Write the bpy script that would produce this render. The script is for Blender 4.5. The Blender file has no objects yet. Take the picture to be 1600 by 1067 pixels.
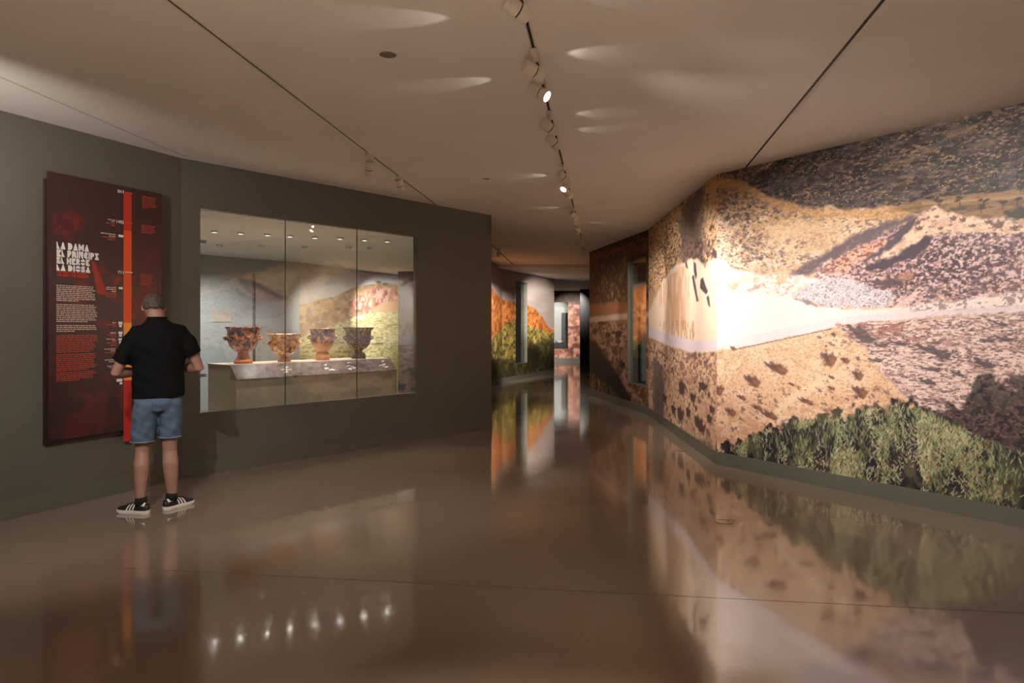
import bpy, bmesh, math, random
import numpy as np
from mathutils import Vector, Matrix, Quaternion

random.seed(7)
PI = math.pi
SC = bpy.context.scene
COL = SC.collection

# ------------------------------------------------------------------ camera
F = 1066.667          # 24 mm on a 36 mm frame, in pixels of the 1600 wide photograph
HY = 512.0            # horizon row
CZ = 1.46             # eye height in metres
ZC = 3.10             # ceiling height
cam_d = bpy.data.cameras.new('camera')
cam_d.lens = 24.0
cam_d.sensor_width = 36.0
cam_d.shift_y = -21.5 / 1600.0
cam_d.clip_end = 200
cam = bpy.data.objects.new('camera', cam_d)
cam.location = (0, 0, CZ)
cam.rotation_euler = (PI / 2, 0, 0)
COL.objects.link(cam)
SC.camera = cam

# ------------------------------------------------------------------ world, exposure
w = bpy.data.worlds.new('world')
SC.world = w
w.use_nodes = True
w.node_tree.nodes['Background'].inputs[0].default_value = (1.0, 0.9, 0.8, 1)
w.node_tree.nodes['Background'].inputs[1].default_value = 0.02
SC.view_settings.view_transform = 'Standard'
SC.view_settings.look = 'None'
SC.view_settings.gamma = 1.0
SC.view_settings.use_curve_mapping = False
SC.view_settings.exposure = 0.35
SC.cycles.max_bounces = 8
SC.cycles.diffuse_bounces = 4
SC.cycles.glossy_bounces = 4
SC.cycles.transparent_max_bounces = 12
SC.cycles.sample_clamp_indirect = 4.0


# ------------------------------------------------------------------ helpers
def lin(c):
    out = []
    for v in c[:3]:
        v = v / 255.0
        out.append(v / 12.92 if v <= 0.04045 else ((v + 0.055) / 1.055) ** 2.4)
    return tuple(out)


def mat(name, rgb, rough=0.6, metal=0.0, spec=0.5, var=0.0, scale=8.0, bump=0.0, bscale=60.0, emit=None, estr=0.0, coat=0.0):
    m = bpy.data.materials.new(name)
    m.use_nodes = True
    nt = m.node_tree
    b = nt.nodes['Principled BSDF']
    c = lin(rgb)
    b.inputs['Base Color'].default_value = (*c, 1)
    b.inputs['Roughness'].default_value = rough
    b.inputs['Metallic'].default_value = metal
    b.inputs['Specular IOR Level'].default_value = spec
    b.inputs['Coat Weight'].default_value = coat
    b.inputs['Coat Roughness'].default_value = 0.06
    tc = nt.nodes.new('ShaderNodeTexCoord')
    if var > 0:
        n = nt.nodes.new('ShaderNodeTexNoise')
        n.inputs['Scale'].default_value = scale
        n.inputs['Detail'].default_value = 5
        nt.links.new(tc.outputs['Object'], n.inputs['Vector'])
        r = nt.nodes.new('ShaderNodeValToRGB')
        r.color_ramp.elements[0].position = 0.3
        r.color_ramp.elements[1].position = 0.7
        r.color_ramp.elements[0].color = (*[x * (1 - var) for x in c], 1)
        r.color_ramp.elements[1].color = (*[min(1, x * (1 + var)) for x in c], 1)
        nt.links.new(n.outputs['Fac'], r.inputs['Fac'])
        nt.links.new(r.outputs['Color'], b.inputs['Base Color'])
    if bump > 0:
        n2 = nt.nodes.new('ShaderNodeTexNoise')
        n2.inputs['Scale'].default_value = bscale
        n2.inputs['Detail'].default_value = 4
        nt.links.new(tc.outputs['Object'], n2.inputs['Vector'])
        bp = nt.nodes.new('ShaderNodeBump')
        bp.inputs['Strength'].default_value = bump
        bp.inputs['Distance'].default_value = 0.01
        nt.links.new(n2.outputs['Fac'], bp.inputs['Height'])
        nt.links.new(bp.outputs['Normal'], b.inputs['Normal'])
    if emit:
        b.inputs['Emission Color'].default_value = (*lin(emit), 1)
        b.inputs['Emission Strength'].default_value = estr
    return m


def attr_mat(name, rough=0.55, grain=0.12, gscale=90.0, spec=0.35):
    """printed picture: colour stored on the mesh, fine print grain from noise nodes"""
    m = bpy.data.materials.new(name)
    m.use_nodes = True
    nt = m.node_tree
    b = nt.nodes['Principled BSDF']
    a = nt.nodes.new('ShaderNodeAttribute')
    a.attribute_name = 'print'
    tc = nt.nodes.new('ShaderNodeTexCoord')
    n = nt.nodes.new('ShaderNodeTexNoise')
    n.inputs['Scale'].default_value = gscale
    n.inputs['Detail'].default_value = 3
    nt.links.new(tc.outputs['Object'], n.inputs['Vector'])
    mr = nt.nodes.new('ShaderNodeMapRange')
    mr.inputs['From Min'].default_value = 0.3
    mr.inputs['From Max'].default_value = 0.7
    mr.inputs['To Min'].default_value = 1 - grain
    mr.inputs['To Max'].default_value = 1 + grain
    nt.links.new(n.outputs['Fac'], mr.inputs['Value'])
    vm = nt.nodes.new('ShaderNodeVectorMath')
    vm.operation = 'SCALE'
    nt.links.new(a.outputs['Color'], vm.inputs[0])
    nt.links.new(mr.outputs['Result'], vm.inputs['Scale'])
    nt.links.new(vm.outputs['Vector'], b.inputs['Base Color'])
    b.inputs['Roughness'].default_value = rough
    b.inputs['Specular IOR Level'].default_value = spec
    return m


def link(o, parent=None):
    COL.objects.link(o)
    if parent is not None:
        o.parent = parent
    return o


def obj(name, bm, material, parent=None, smooth=False):
    me = bpy.data.meshes.new(name)
    bm.normal_update()
    bm.to_mesh(me)
    bm.free()
    if material is not None:
        me.materials.append(material)
    if smooth:
        for p in me.polygons:
            p.use_smooth = True
    return link(bpy.data.objects.new(name, me), parent)


def tag(o, label=None, cat=None, group=None, kind=None):
    if label: o['label'] = label
    if cat: o['category'] = cat
    if group: o['group'] = group
    if kind: o['kind'] = kind
    return o


def empty(name, loc=(0, 0, 0), rz=0.0, parent=None):
    o = bpy.data.objects.new(name, None)
    o.empty_display_size = 0.1
    o.location = loc
    o.rotation_euler = (0, 0, rz)
    return link(o, parent)


def hexa(bm, p):
    """8 points: bottom 4 (ccw from above), top 4"""
    v = [bm.verts.new(q) for q in p]
    for f in ((3, 2, 1, 0), (4, 5, 6, 7), (0, 1, 5, 4), (1, 2, 6, 5), (2, 3, 7, 6), (3, 0, 4, 7)):
        bm.faces.new([v[i] for i in f])


def box(bm, x0, x1, y0, y1, z0, z1):
    hexa(bm, [(x0, y0, z0), (x1, y0, z0), (x1, y1, z0), (x0, y1, z0),
              (x0, y0, z1), (x1, y0, z1), (x1, y1, z1), (x0, y1, z1)])


def prism(bm, foot, z0, z1):
    a = sum(foot[i][0] * foot[(i + 1) % len(foot)][1] - foot[(i + 1) % len(foot)][0] * foot[i][1] for i in range(len(foot)))
    if a < 0: foot = foot[::-1]
    lo = [bm.verts.new((p[0], p[1], z0)) for p in foot]
    hi = [bm.verts.new((p[0], p[1], z1)) for p in foot]
    bm.faces.new(lo[::-1]); bm.faces.new(hi)
    n = len(foot)
    for i in range(n):
        bm.faces.new((lo[i], lo[(i + 1) % n], hi[(i + 1) % n], hi[i]))


def frame_of(d):
    d = Vector(d).normalized()
    up = Vector((0, 0, 1)) if abs(d.z) < 0.95 else Vector((0, 1, 0))
    u = d.cross(up).normalized()
    v = u.cross(d).normalized()
    return u, v, d


def loft(bm, rings, seg=16, cap=True):
    """rings: list of (center, U, V) with U,V radius vectors"""
    prev = None
    first = None
    for c, U, V in rings:
        c = Vector(c); U = Vector(U); V = Vector(V)
        r = [bm.verts.new(c + U * math.cos(2 * PI * k / seg) + V * math.sin(2 * PI * k / seg)) for k in range(seg)]
        if prev:
            for k in range(seg):
                bm.faces.new((prev[k], prev[(k + 1) % seg], r[(k + 1) % seg], r[k]))
        else:
            first = r
        prev = r
    if cap:
        bm.faces.new(first[::-1]); bm.faces.new(prev)


def tube(bm, pts, rad, seg=10, cap=True):
    """round tube along pts; rad scalar or list"""
    pts = [Vector(p) for p in pts]
    n = len(pts)
    if not isinstance(rad, (list, tuple)): rad = [rad] * n
    rings = []
    u = None
    for i in range(n):
        d = (pts[min(i + 1, n - 1)] - pts[max(i - 1, 0)]).normalized()
        if u is None:
            u, v, _ = frame_of(d)
        else:
            u = (u - d * u.dot(d)).normalized()
            v = u.cross(d).normalized()
        rings.append((pts[i], u * rad[i], -v * rad[i]))
    loft(bm, rings, seg, cap)


def lathe(bm, prof, seg=32, origin=(0, 0, 0)):
    """prof: list of (r,z); closed at both ends if r==0"""
    o = Vector(origin)
    prev = None
    for r, z in prof:
        if r < 1e-6:
            cur = [bm.verts.new(o + Vector((0, 0, z)))]
        else:
            cur = [bm.verts.new(o + Vector((r * math.cos(2 * PI * k / seg), r * math.sin(2 * PI * k / seg), z))) for k in range(seg)]
        if prev:
            for k in range(seg):
                k2 = (k + 1) % seg
                if len(prev) == 1 and len(cur) > 1:
                    bm.faces.new((prev[0], cur[k2], cur[k]))
                elif len(cur) == 1 and len(prev) > 1:
                    bm.faces.new((prev[k], prev[k2], cur[0]))
                elif len(cur) > 1:
                    bm.faces.new((prev[k], prev[k2], cur[k2], cur[k]))
        prev = cur


def ellipsoid(bm, c, r, rot=None, seg=20, rings=14):
    m = Matrix.Translation(Vector(c)) @ (rot.to_4x4() if rot else Matrix.Identity(4)) @ Matrix.Diagonal((r[0], r[1], r[2], 1))
    bmesh.ops.create_uvsphere(bm, u_segments=seg, v_segments=rings, radius=1.0, matrix=m)


def remesh_obj(name, bm, voxel, material, parent, smooth_iter=3):
    """fuse overlapping closed shells into one continuous surface"""
    bmesh.ops.recalc_face_normals(bm, faces=bm.faces)
    me = bpy.data.meshes.new(name)
    bm.to_mesh(me); bm.free()
    o = bpy.data.objects.new(name, me)
    COL.objects.link(o)
    r = o.modifiers.new('r', 'REMESH'); r.mode = 'VOXEL'; r.voxel_size = voxel
    if smooth_iter:
        s = o.modifiers.new('s', 'SMOOTH'); s.factor = 0.5; s.iterations = smooth_iter
    dg = bpy.context.evaluated_depsgraph_get()
    me2 = bpy.data.meshes.new_from_object(o.evaluated_get(dg))
    o.modifiers.clear()
    o.data = me2
    me2.name = name
    me2.materials.clear(); me2.materials.append(material)
    me2.polygons.foreach_set('use_smooth', [True] * len(me2.polygons))
    o.parent = parent
    return o


class WallFrame:
    """vertical plane through P and Q (plan points); o = metres behind the face, away from the room"""
    def __init__(self, P, Q):
        self.P = Vector(P); d = Vector(Q) - self.P
        self.L = d.length; self.t = d.normalized()
        n = Vector((-self.t.y, self.t.x))
        if n.dot(self.P) < 0: n = -n
        self.n = n
        self.c = n.dot(self.P)

    def hit(self, x, y, o=0.0):
        k = (x - 800) / F
        Y = (self.c + o) / (k * self.n.x + self.n.y)
        p = Vector((k * Y, Y))
        return (p - self.P).dot(self.t), CZ - (y - HY) * Y / F

    def pos(self, s, z, o=0.0):
        p = self.P + self.t * s + self.n * o
        return Vector((p.x, p.y, z))

    def box(self, bm, s0, s1, z0, z1, o0, o1):
        q = [self.pos(s, z, o) for z in (z0, z1) for (s, o) in ((s0, o0), (s1, o0), (s1, o1), (s0, o1))]
        # orientation check
        a = (q[1] - q[0]).cross(q[3] - q[0]).z
        if a < 0:
            q = [q[0], q[3], q[2], q[1], q[4], q[7], q[6], q[5]]
        hexa(bm, q)

    def rz(self):
        return math.atan2(self.t.y, self.t.x)


def floor_pt(x, y, z=0.0):
    Y = (CZ - z) * F / (y - HY)
    return Vector(((x - 800) / F * Y, Y, z))


def ceil_pt(x, y, z=ZC):
    Y = (z - CZ) * F / (HY - y)
    return Vector(((x - 800) / F * Y, Y, z))


def spot(name, loc, target, power, size=60, blend=0.6, color=(1, 0.86, 0.7), radius=0.03):
    l = bpy.data.lights.new(name, 'SPOT')
    l.energy = power; l.spot_size = math.radians(size); l.spot_blend = blend
    l.color = color; l.shadow_soft_size = radius
    o = bpy.data.objects.new(name, l)
    o.location = loc
    d = Vector(target) - Vector(loc)
    o.rotation_euler = d.to_track_quat('-Z', 'Y').to_euler()
    return link(o)


# ------------------------------------------------------------------ materials
M = {}
M['wall_dark'] = mat('dark olive wall paint', (96, 92, 81), 0.55, var=0.04, scale=3, bump=0.05, bscale=250)
M['skirt'] = mat('olive skirting paint', (98, 95, 82), 0.5)
M['ceiling'] = mat('matt ceiling paint', (240, 233, 226), 0.75, var=0.02, scale=2)
M['white'] = mat('white powder coat', (225, 215, 200), 0.4)
M['black'] = mat('black slot', (18, 16, 15), 0.6)
M['brown_slot'] = mat('brown slot', (70, 55, 44), 0.6)
M['brown_line'] = mat('shadow gap tone', (176, 164, 152), 0.7)
M['grey_wall'] = mat('grey gallery wall', (150, 152, 148), 0.6, var=0.03)
M['niche_ceiling'] = mat('pale grey ceiling', (215, 212, 206), 0.7)
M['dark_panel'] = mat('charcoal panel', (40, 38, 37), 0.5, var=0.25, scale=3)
M['lens'] = mat('lit lens', (255, 245, 230), 0.3, emit=(255, 238, 215), estr=8)
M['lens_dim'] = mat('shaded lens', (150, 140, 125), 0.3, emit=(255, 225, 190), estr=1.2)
M['plinth'] = mat('plinth stone grey', (164, 150, 134), 0.6, var=0.06, scale=4)
M['rail'] = mat('label rail print', (112, 100, 102), 0.22, var=0.35, scale=14)
M['print_white'] = mat('white print', (240, 236, 230), 0.5)
M['print_pink'] = mat('pale print', (205, 178, 165), 0.5)
M['print_red'] = mat('red print', (214, 66, 48), 0.5)
M['print_rust'] = mat('rust print', (176, 74, 56), 0.5)
M['bar_red'] = mat('timeline red', (198, 52, 30), 0.4)
M['bar_orange'] = mat('timeline orange', (240, 84, 36), 0.4)
M['bar_yellow'] = mat('timeline amber', (255, 160, 60), 0.4)
M['bar_crimson'] = mat('timeline crimson', (196, 40, 34), 0.4)
M['board_edge'] = mat('board edge', (46, 28, 27), 0.5)
M['brass'] = mat('dull brass ring', (190, 160, 120), 0.35, metal=0.6)
M['steel'] = mat('brushed clamp steel', (170, 170, 165), 0.35, metal=0.8)


def glass_mat():
    m = bpy.data.materials.new('clear glass')
    m.use_nodes = True
    nt = m.node_tree
    nt.nodes.remove(nt.nodes['Principled BSDF'])
    out = nt.nodes['Material Output']
    fr = nt.nodes.new('ShaderNodeFresnel'); fr.inputs['IOR'].default_value = 1.72
    ge = nt.nodes.new('ShaderNodeNewGeometry')
    mr = nt.nodes.new('ShaderNodeMapRange'); mr.inputs['To Min'].default_value = 1.72; mr.inputs['To Max'].default_value = 1 / 1.72
    nt.links.new(ge.outputs['Backfacing'], mr.inputs['Value']); nt.links.new(mr.outputs['Result'], fr.inputs['IOR'])   # same reflectance on both faces of the thin pane
    tr = nt.nodes.new('ShaderNodeBsdfTransparent'); tr.inputs['Color'].default_value = (0.95, 0.97, 0.96, 1)
    gl = nt.nodes.new('ShaderNodeBsdfGlossy'); gl.inputs['Roughness'].default_value = 0.0
    gl.inputs['Color'].default_value = (1, 1, 1, 1)
    mx = nt.nodes.new('ShaderNodeMixShader')
    nt.links.new(fr.outputs[0], mx.inputs[0]); nt.links.new(tr.outputs[0], mx.inputs[1]); nt.links.new(gl.outputs[0], mx.inputs[2])
    nt.links.new(mx.outputs[0], out.inputs['Surface'])
    return m


M['glass'] = glass_mat()


def floor_mat():
    m = mat('polished concrete', (136, 120, 105), 0.09, var=0.06, scale=0.9, spec=0.5)
    nt = m.node_tree
    b = nt.nodes['Principled BSDF']
    tc = nt.nodes.new('ShaderNodeTexCoord')
    n = nt.nodes.new('ShaderNodeTexNoise'); n.inputs['Scale'].default_value = 2.2; n.inputs['Detail'].default_value = 7
    nt.links.new(tc.outputs['Object'], n.inputs['Vector'])
    mr = nt.nodes.new('ShaderNodeMapRange')
    mr.inputs['From Min'].default_value = 0.35; mr.inputs['From Max'].default_value = 0.65
    mr.inputs['To Min'].default_value = 0.08; mr.inputs['To Max'].default_value = 0.15
    nt.links.new(n.outputs['Fac'], mr.inputs['Value'])
    nt.links.new(mr.outputs['Result'], b.inputs['Roughness'])
    n2 = nt.nodes.new('ShaderNodeTexNoise'); n2.inputs['Scale'].default_value = 5; n2.inputs['Detail'].default_value = 2
    nt.links.new(tc.outputs['Object'], n2.inputs['Vector'])
    bp = nt.nodes.new('ShaderNodeBump'); bp.inputs['Strength'].default_value = 0.05; bp.inputs['Distance'].default_value = 0.01
    nt.links.new(n2.outputs['Fac'], bp.inputs['Height'])
    nt.links.new(bp.outputs['Normal'], b.inputs['Normal'])
    b.inputs['Coat Weight'].default_value = 0.5
    b.inputs['Coat Roughness'].default_value = 0.045
    return m


M['floor'] = floor_mat()

# ------------------------------------------------------------------ plan of the gallery (metres, camera at the origin)
L0 = Vector((-3.86, 5.15)); L1 = Vector((-3.20, 6.60)); L2 = Vector((-0.30, 9.95))
R0 = Vector((3.73, 4.97)); R1 = Vector((2.19, 7.30)); R2 = Vector((2.28, 11.40)); R3 = Vector((1.68, 14.80))
WL0 = WallFrame(L0, L1)      # wall that carries the panel
WL1 = WallFrame(L1, L2)      # wall with the display window
WR1 = WallFrame(R1, R0)      # big mural, s grows towards the viewer
WR2 = WallFrame(R1, R2)      # mural running away
WR3 = WallFrame(R2, R3)

# ------------------------------------------------------------------ structure: floor and ceiling
XMIN, XMAX, YMIN, YMAX = -8.0, 6.0, -4.2, 31.0
bm = bmesh.new(); box(bm, XMIN, XMAX, YMIN, YMAX, -0.12, -0.03)
floor = tag(obj('floor', bm, M['brown_slot']), kind='structure')
g0 = floor_pt(0, 878); g1 = floor_pt(640, 910)
gd = (g1 - g0).normalized(); gn = Vector((-gd.y, gd.x, 0))
def gline(x, off):
    t = (x - g0.x) / gd.x
    p = g0 + gd * t + gn * off
    return (x, p.y)
bm = bmesh.new(); prism(bm, [gline(XMIN, 0.003), gline(XMAX, 0.003), (XMAX, YMAX), (XMIN, YMAX)], -0.03, 0.0)
obj('slab', bm, M['floor'], floor)
bm = bmesh.new(); prism(bm, [gline(XMIN, -0.003), gline(XMAX, -0.003), (XMAX, YMIN), (XMIN, YMIN)], -0.03, 0.0)
obj('slab', bm, M['floor'], floor)

bm = bmesh.new(); box(bm, XMIN, XMAX, YMIN, 17.7, ZC, ZC + 0.12)
ceiling = tag(obj('ceiling', bm, M['ceiling']), kind='structure')
bm = bmesh.new(); box(bm, XMIN, XMAX, 17.7, YMAX, 3.02, 3.2)
obj('lower_soffit', bm, M['niche_ceiling'], ceiling)
# thin strip tinted as the shadow gap between ceiling board and the panel wall
a = ceil_pt(0, 120); b2 = ceil_pt(292, 246); d = (b2 - a).normalized(); e = a - d * 3
bm = bmesh.new()
p = Vector((-d.y, d.x, 0)) * 0.004
prism(bm, [e + p, b2 + p, b2 - p, e - p], ZC - 0.0015, ZC)
tag(obj('trim_1', bm, M['brown_line']), kind='structure')

# ------------------------------------------------------------------ left walls
WT = 0.08
ws0, _ = WL1.hit(313, 500); ws1, _ = WL1.hit(652, 500)
WZ0, WZ1 = 0.615, 2.64
bm = bmesh.new()
WL0.box(bm, -3.5, WL0.L + 0.05, 0, ZC, 0, 0.2)
prism(bm, [(WL0.pos(-3.5, 0).x, WL0.pos(-3.5, 0).y), (-5.33, YMIN), (-5.5, YMIN), (-5.5, 2.0)], 0, ZC)
WL1.box(bm, 0, ws0, 0, ZC, 0, WT)
WL1.box(bm, ws0, ws1, 0, WZ0, 0, WT)
WL1.box(bm, ws0, ws1, WZ1, ZC, 0, WT)
WL1.box(bm, ws1, WL1.L, 0, ZC, 0, WT)
wall_left = tag(obj('wall_left', bm, M['wall_dark']), kind='structure')
bm = bmesh.new()
WL0.box(bm, -3.5, WL0.L, 0, 0.145, -0.012, 0)
WL1.box(bm, 0, WL1.L, 0, 0.145, -0.012, 0)
tag(obj('baseboard_left', bm, M['skirt']), kind='structure')

# glazed display window
win = empty('window_1', WL1.pos((ws0 + ws1) / 2, WZ0, 0.02))
tag(win, kind='structure')
def world_child(o, parent):
    o.parent = parent
    o.matrix_parent_inverse = Matrix.Translation(parent.location).inverted() if parent.rotation_euler.z == 0 else (Matrix.Translation(parent.location) @ Matrix.Rotation(parent.rotation_euler.z, 4, 'Z')).inverted()
    return o
cuts = [ws0 + 0.002] + [WL1.hit(x, 500)[0] for x in (447, 559)] + [ws1 - 0.002]
for i in range(3):
    bm = bmesh.new(); WL1.box(bm, cuts[i] + 0.003, cuts[i + 1] - 0.003, WZ0 + 0.002, WZ1 - 0.002, 0.012, 0.022)
    world_child(obj('pane', bm, M['glass']), win)
for i in (1, 2):
    bm = bmesh.new(); WL1.box(bm, cuts[i] - 0.003, cuts[i] + 0.003, WZ0, WZ1, 0.013, 0.021)
    world_child(obj('glazing_joint', bm, M['black']), win)
bm = bmesh.new()
WL1.box(bm, ws0 - 0.0, ws1, WZ0 - 0.012, WZ0 + 0.004, -0.004, 0.05)
world_child(obj('sill', bm, M['skirt']), win)
for z in (0.97, 2.3):
    bm = bmesh.new(); WL1.box(bm, ws0 + 0.002, ws0 + 0.07, z, z + 0.03, 0.024, 0.05)
    world_child(obj('glass_clamp', bm, M['steel']), win)

# room behind the display window
NZ = 2.75
def ray_pt(x, Y): return Vector(((x - 800) / F * Y, Y))
B0 = ray_pt(315, 12.07); B1 = ray_pt(468, 13.5); B2 = ray_pt(622.5, 17.0)
Bm = B0 - (B1 - B0).normalized() * 1.6
D0 = ray_pt(622, 15.7); D1 = ray_pt(664, 15.5)
bm = bmesh.new()
def wseg(bm, P, Q, z0, z1, t=0.12, ext=0.0):
    w_ = WallFrame(P, Q); w_.box(bm, -ext, w_.L + ext, z0, z1, 0, t); return w_
WB0 = wseg(bm, Bm, B1, 0, NZ)
wall_niche = tag(obj('wall_niche', bm, M['grey_wall']), kind='structure')
bm = bmesh.new(); WB1 = wseg(bm, B1, B2, 0, NZ)
wall_niche2 = tag(obj('wall_niche_mural', bm, M['grey_wall']), kind='structure')
bm = bmesh.new(); wseg(bm, D0, D1, 0, NZ, 0.3)
tag(obj('wall_niche_end', bm, M['dark_panel']), kind='structure')
bm = bmesh.new()
prism(bm, [(D1.x, D1.y), (D1.x + 0.12, D1.y), (-0.55, 10.05), (-0.67, 10.02)], 0, ZC)
prism(bm, [(Bm.x, Bm.y), (Bm.x - 0.12, Bm.y), (-5.5, 6.5), (-5.38, 6.5)], 0, NZ)
tag(obj('wall_niche_side', bm, M['wall_dark']), kind='structure')
bm = bmesh.new()
off = WT + 0.002
prism(bm, [tuple(WL1.pos(0, 0, off).xy), tuple(WL1.pos(WL1.L - 0.3, 0, off).xy), (-0.7, 10.1), (-1.9, 15.6), (-2.4, 17.2), (-4.3, 13.7), (-7.0, 11.2), (-5.6, 6.9)], NZ, NZ + 0.06)
tag(obj('ceiling_niche', bm, M['niche_ceiling']), kind='structure')

# ------------------------------------------------------------------ walls behind the viewer
bm = bmesh.new(); box(bm, -5.5, 5.2, YMIN, YMIN + 0.2, 0, ZC)
tag(obj('wall_back', bm, M['grey_wall']), kind='structure')

# ------------------------------------------------------------------ right wall body
def offp(P, n, o): return (P.x + n.x * o, P.y + n.y * o)
g = 0.004
RE = WR1.pos(5.1, 0).xy
WRZ0, WRZ1 = 0.47, 2.675
so0, _ = WR3.hit(1009.5, 500); so1, _ = WR3.hit(980.5, 500)
bm = bmesh.new()
mit = (WR1.n + WR2.n).normalized()
prism(bm, [offp(Vector(RE), WR1.n, g), offp(R1, mit, g), offp(R1, mit, 0.25), offp(Vector(RE), WR1.n, 0.25)], 0, ZC)
mit2 = (WR2.n + WR3.n).normalized()
prism(bm, [offp(R1, mit, g), offp(R2, mit2, g), offp(R2, mit2, 0.25), offp(R1, mit, 0.25)], 0, ZC)
WR3.box(bm, 0.0, so0, 0, ZC, g, 0.2)
WR3.box(bm, so0, so1, 0, WRZ0, g, 0.2)
WR3.box(bm, so0, so1, WRZ1, ZC, g, 0.2)
WR3.box(bm, so1, WR3.L, 0, ZC, g, 0.2)
prism(bm, [(RE.x, RE.y), (5.0, YMIN), (5.2, YMIN), (5.2, RE.y)], 0, ZC)
wall_right = tag(obj('wall_right', bm, M['wall_dark']), kind='structure')
bm = bmesh.new()
bo = -0.012
fr_ = [offp(Vector(RE), WR1.n, bo), offp(R1, mit, bo), offp(R2, mit2, bo), offp(R3, WR3.n, bo)]
bk_ = [offp(Vector(RE), WR1.n, g), offp(R1, mit, g), offp(R2, mit2, g), offp(R3, WR3.n, g)]
for i in range(3):
    prism(bm, [fr_[i], fr_[i + 1], bk_[i + 1], bk_[i]], 0, 0.135)
tag(obj('baseboard_right', bm, M['skirt']), kind='structure')
# glazed opening in the far part of the right wall with a shallow lit recess behind
win2 = empty('window_2', WR3.pos((so0 + so1) / 2, WRZ0, 0.05)); tag(win2, kind='structure')
bm = bmesh.new(); WR3.box(bm, so0, so1, WRZ0, WRZ1, 0.05, 0.06); world_child(obj('pane', bm, M['glass']), win2)
bm = bmesh.new()
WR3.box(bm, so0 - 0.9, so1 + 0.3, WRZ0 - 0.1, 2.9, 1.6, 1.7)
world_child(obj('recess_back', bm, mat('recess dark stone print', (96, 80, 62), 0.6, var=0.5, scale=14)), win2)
bm = bmesh.new()
WR3.box(bm, so0 - 0.9, so1 + 0.3, 2.75, 2.85, 0.2, 1.7)
world_child(obj('recess_ceiling', bm, M['niche_ceiling']), win2)
bm = bmesh.new()
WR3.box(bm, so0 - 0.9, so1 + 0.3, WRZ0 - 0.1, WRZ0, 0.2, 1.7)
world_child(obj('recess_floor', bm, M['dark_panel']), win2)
bm = bmesh.new()
WR3.box(bm, so1 + 0.25, so1 + 0.3, WRZ0, 2.75, 0.2, 1.6)
world_child(obj('recess_side', bm, M['grey_wall']), win2)

# ------------------------------------------------------------------ far walls
FL0 = Vector((-0.90, 15.1)); FL1 = Vector((-0.26, 18.2)); FL2 = Vector((1.36, 22.0))
WF0 = WallFrame(FL0, FL1); WF1 = WallFrame(FL1, FL2)
fs0, _ = WF1.hit(806, 500); fs1, _ = WF1.hit(824, 500)
FZ0, FZ1 = 0.45, 2.75
bm = bmesh.new()
WF0.box(bm, -0.2, WF0.L, 0, 3.04, g, 0.2)
WF1.box(bm, 0, fs0, 0, 3.02, g, 0.2); WF1.box(bm, fs1, WF1.L, 0, 3.02, g, 0.2)
WF1.box(bm, fs0, fs1, 0, FZ0, g, 0.2); WF1.box(bm, fs0, fs1, FZ1, 3.02, g, 0.2)
wall_far = tag(obj('wall_far_left', bm, M['wall_dark']), kind='structure')
bm = bmesh.new()
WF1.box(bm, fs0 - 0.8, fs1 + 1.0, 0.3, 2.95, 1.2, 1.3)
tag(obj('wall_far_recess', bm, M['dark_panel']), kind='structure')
bm = bmesh.new()
WF1.box(bm, fs0 - 0.8, fs1 + 1.0, 2.3, 2.75, 0.95, 1.2)
tag(obj('trim_2', bm, M['grey_wall']), kind='structure')
win3 = empty('window_3', WF1.pos((fs0 + fs1) / 2, FZ0, 0.05)); tag(win3, kind='structure')
bm = bmesh.new(); WF1.box(bm, fs0, fs1, FZ0, FZ1, 0.05, 0.06); world_child(obj('pane', bm, M['glass']), win3)

EY = 29.0
def ex(x): return (x - 800) / F * EY
def ez(y): return CZ - (y - HY) * EY / F
ex0, ex1, ezb, ezt = ex(860), ex(888), ez(545), ez(472)
bm = bmesh.new()
gg = 0.004
box(bm, 0.5, ex0, EY + gg, EY + 0.2, 0, 3.02)
box(bm, ex1, 5.0, EY + gg, EY + 0.2, 0, 3.02)
box(bm, ex0, ex1, EY + gg, EY + 0.2, 0, ezb)
box(bm, ex0, ex1, EY + gg, EY + 0.2, ezt, 3.02)
wall_end = tag(obj('wall_end', bm, M['wall_dark']), kind='structure')
bm = bmesh.new(); box(bm, 0.5, 5.0, EY - 0.02, EY, 0, 0.16)
tag(obj('baseboard_end', bm, M['skirt']), kind='structure')
bm = bmesh.new()
box(bm, ex0 - 0.3, ex1 + 0.3, EY + 1.2, EY + 1.3, 0.3, 3.0)
tag(obj('wall_end_recess', bm, M['grey_wall']), kind='structure')
bm = bmesh.new()
box(bm, ex(881), ex1 + 0.4, EY + 0.9, EY + 1.15, 0.3, ez(488))
tag(obj('wall_end_pier', bm, M['dark_panel']), kind='structure')
bm = bmesh.new(); box(bm, ex(906) * 27.5 / EY, ex(906) * 27.5 / EY + 0.9, 27.4, 27.5, 0, 3.0)
tag(obj('wall_end_return', bm, M['black']), kind='structure')
bm = bmesh.new(); box(bm, 4.8, 5.0, 15, EY, 0, 3.1)
tag(obj('wall_corridor', bm, M['wall_dark']), kind='structure')
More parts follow.
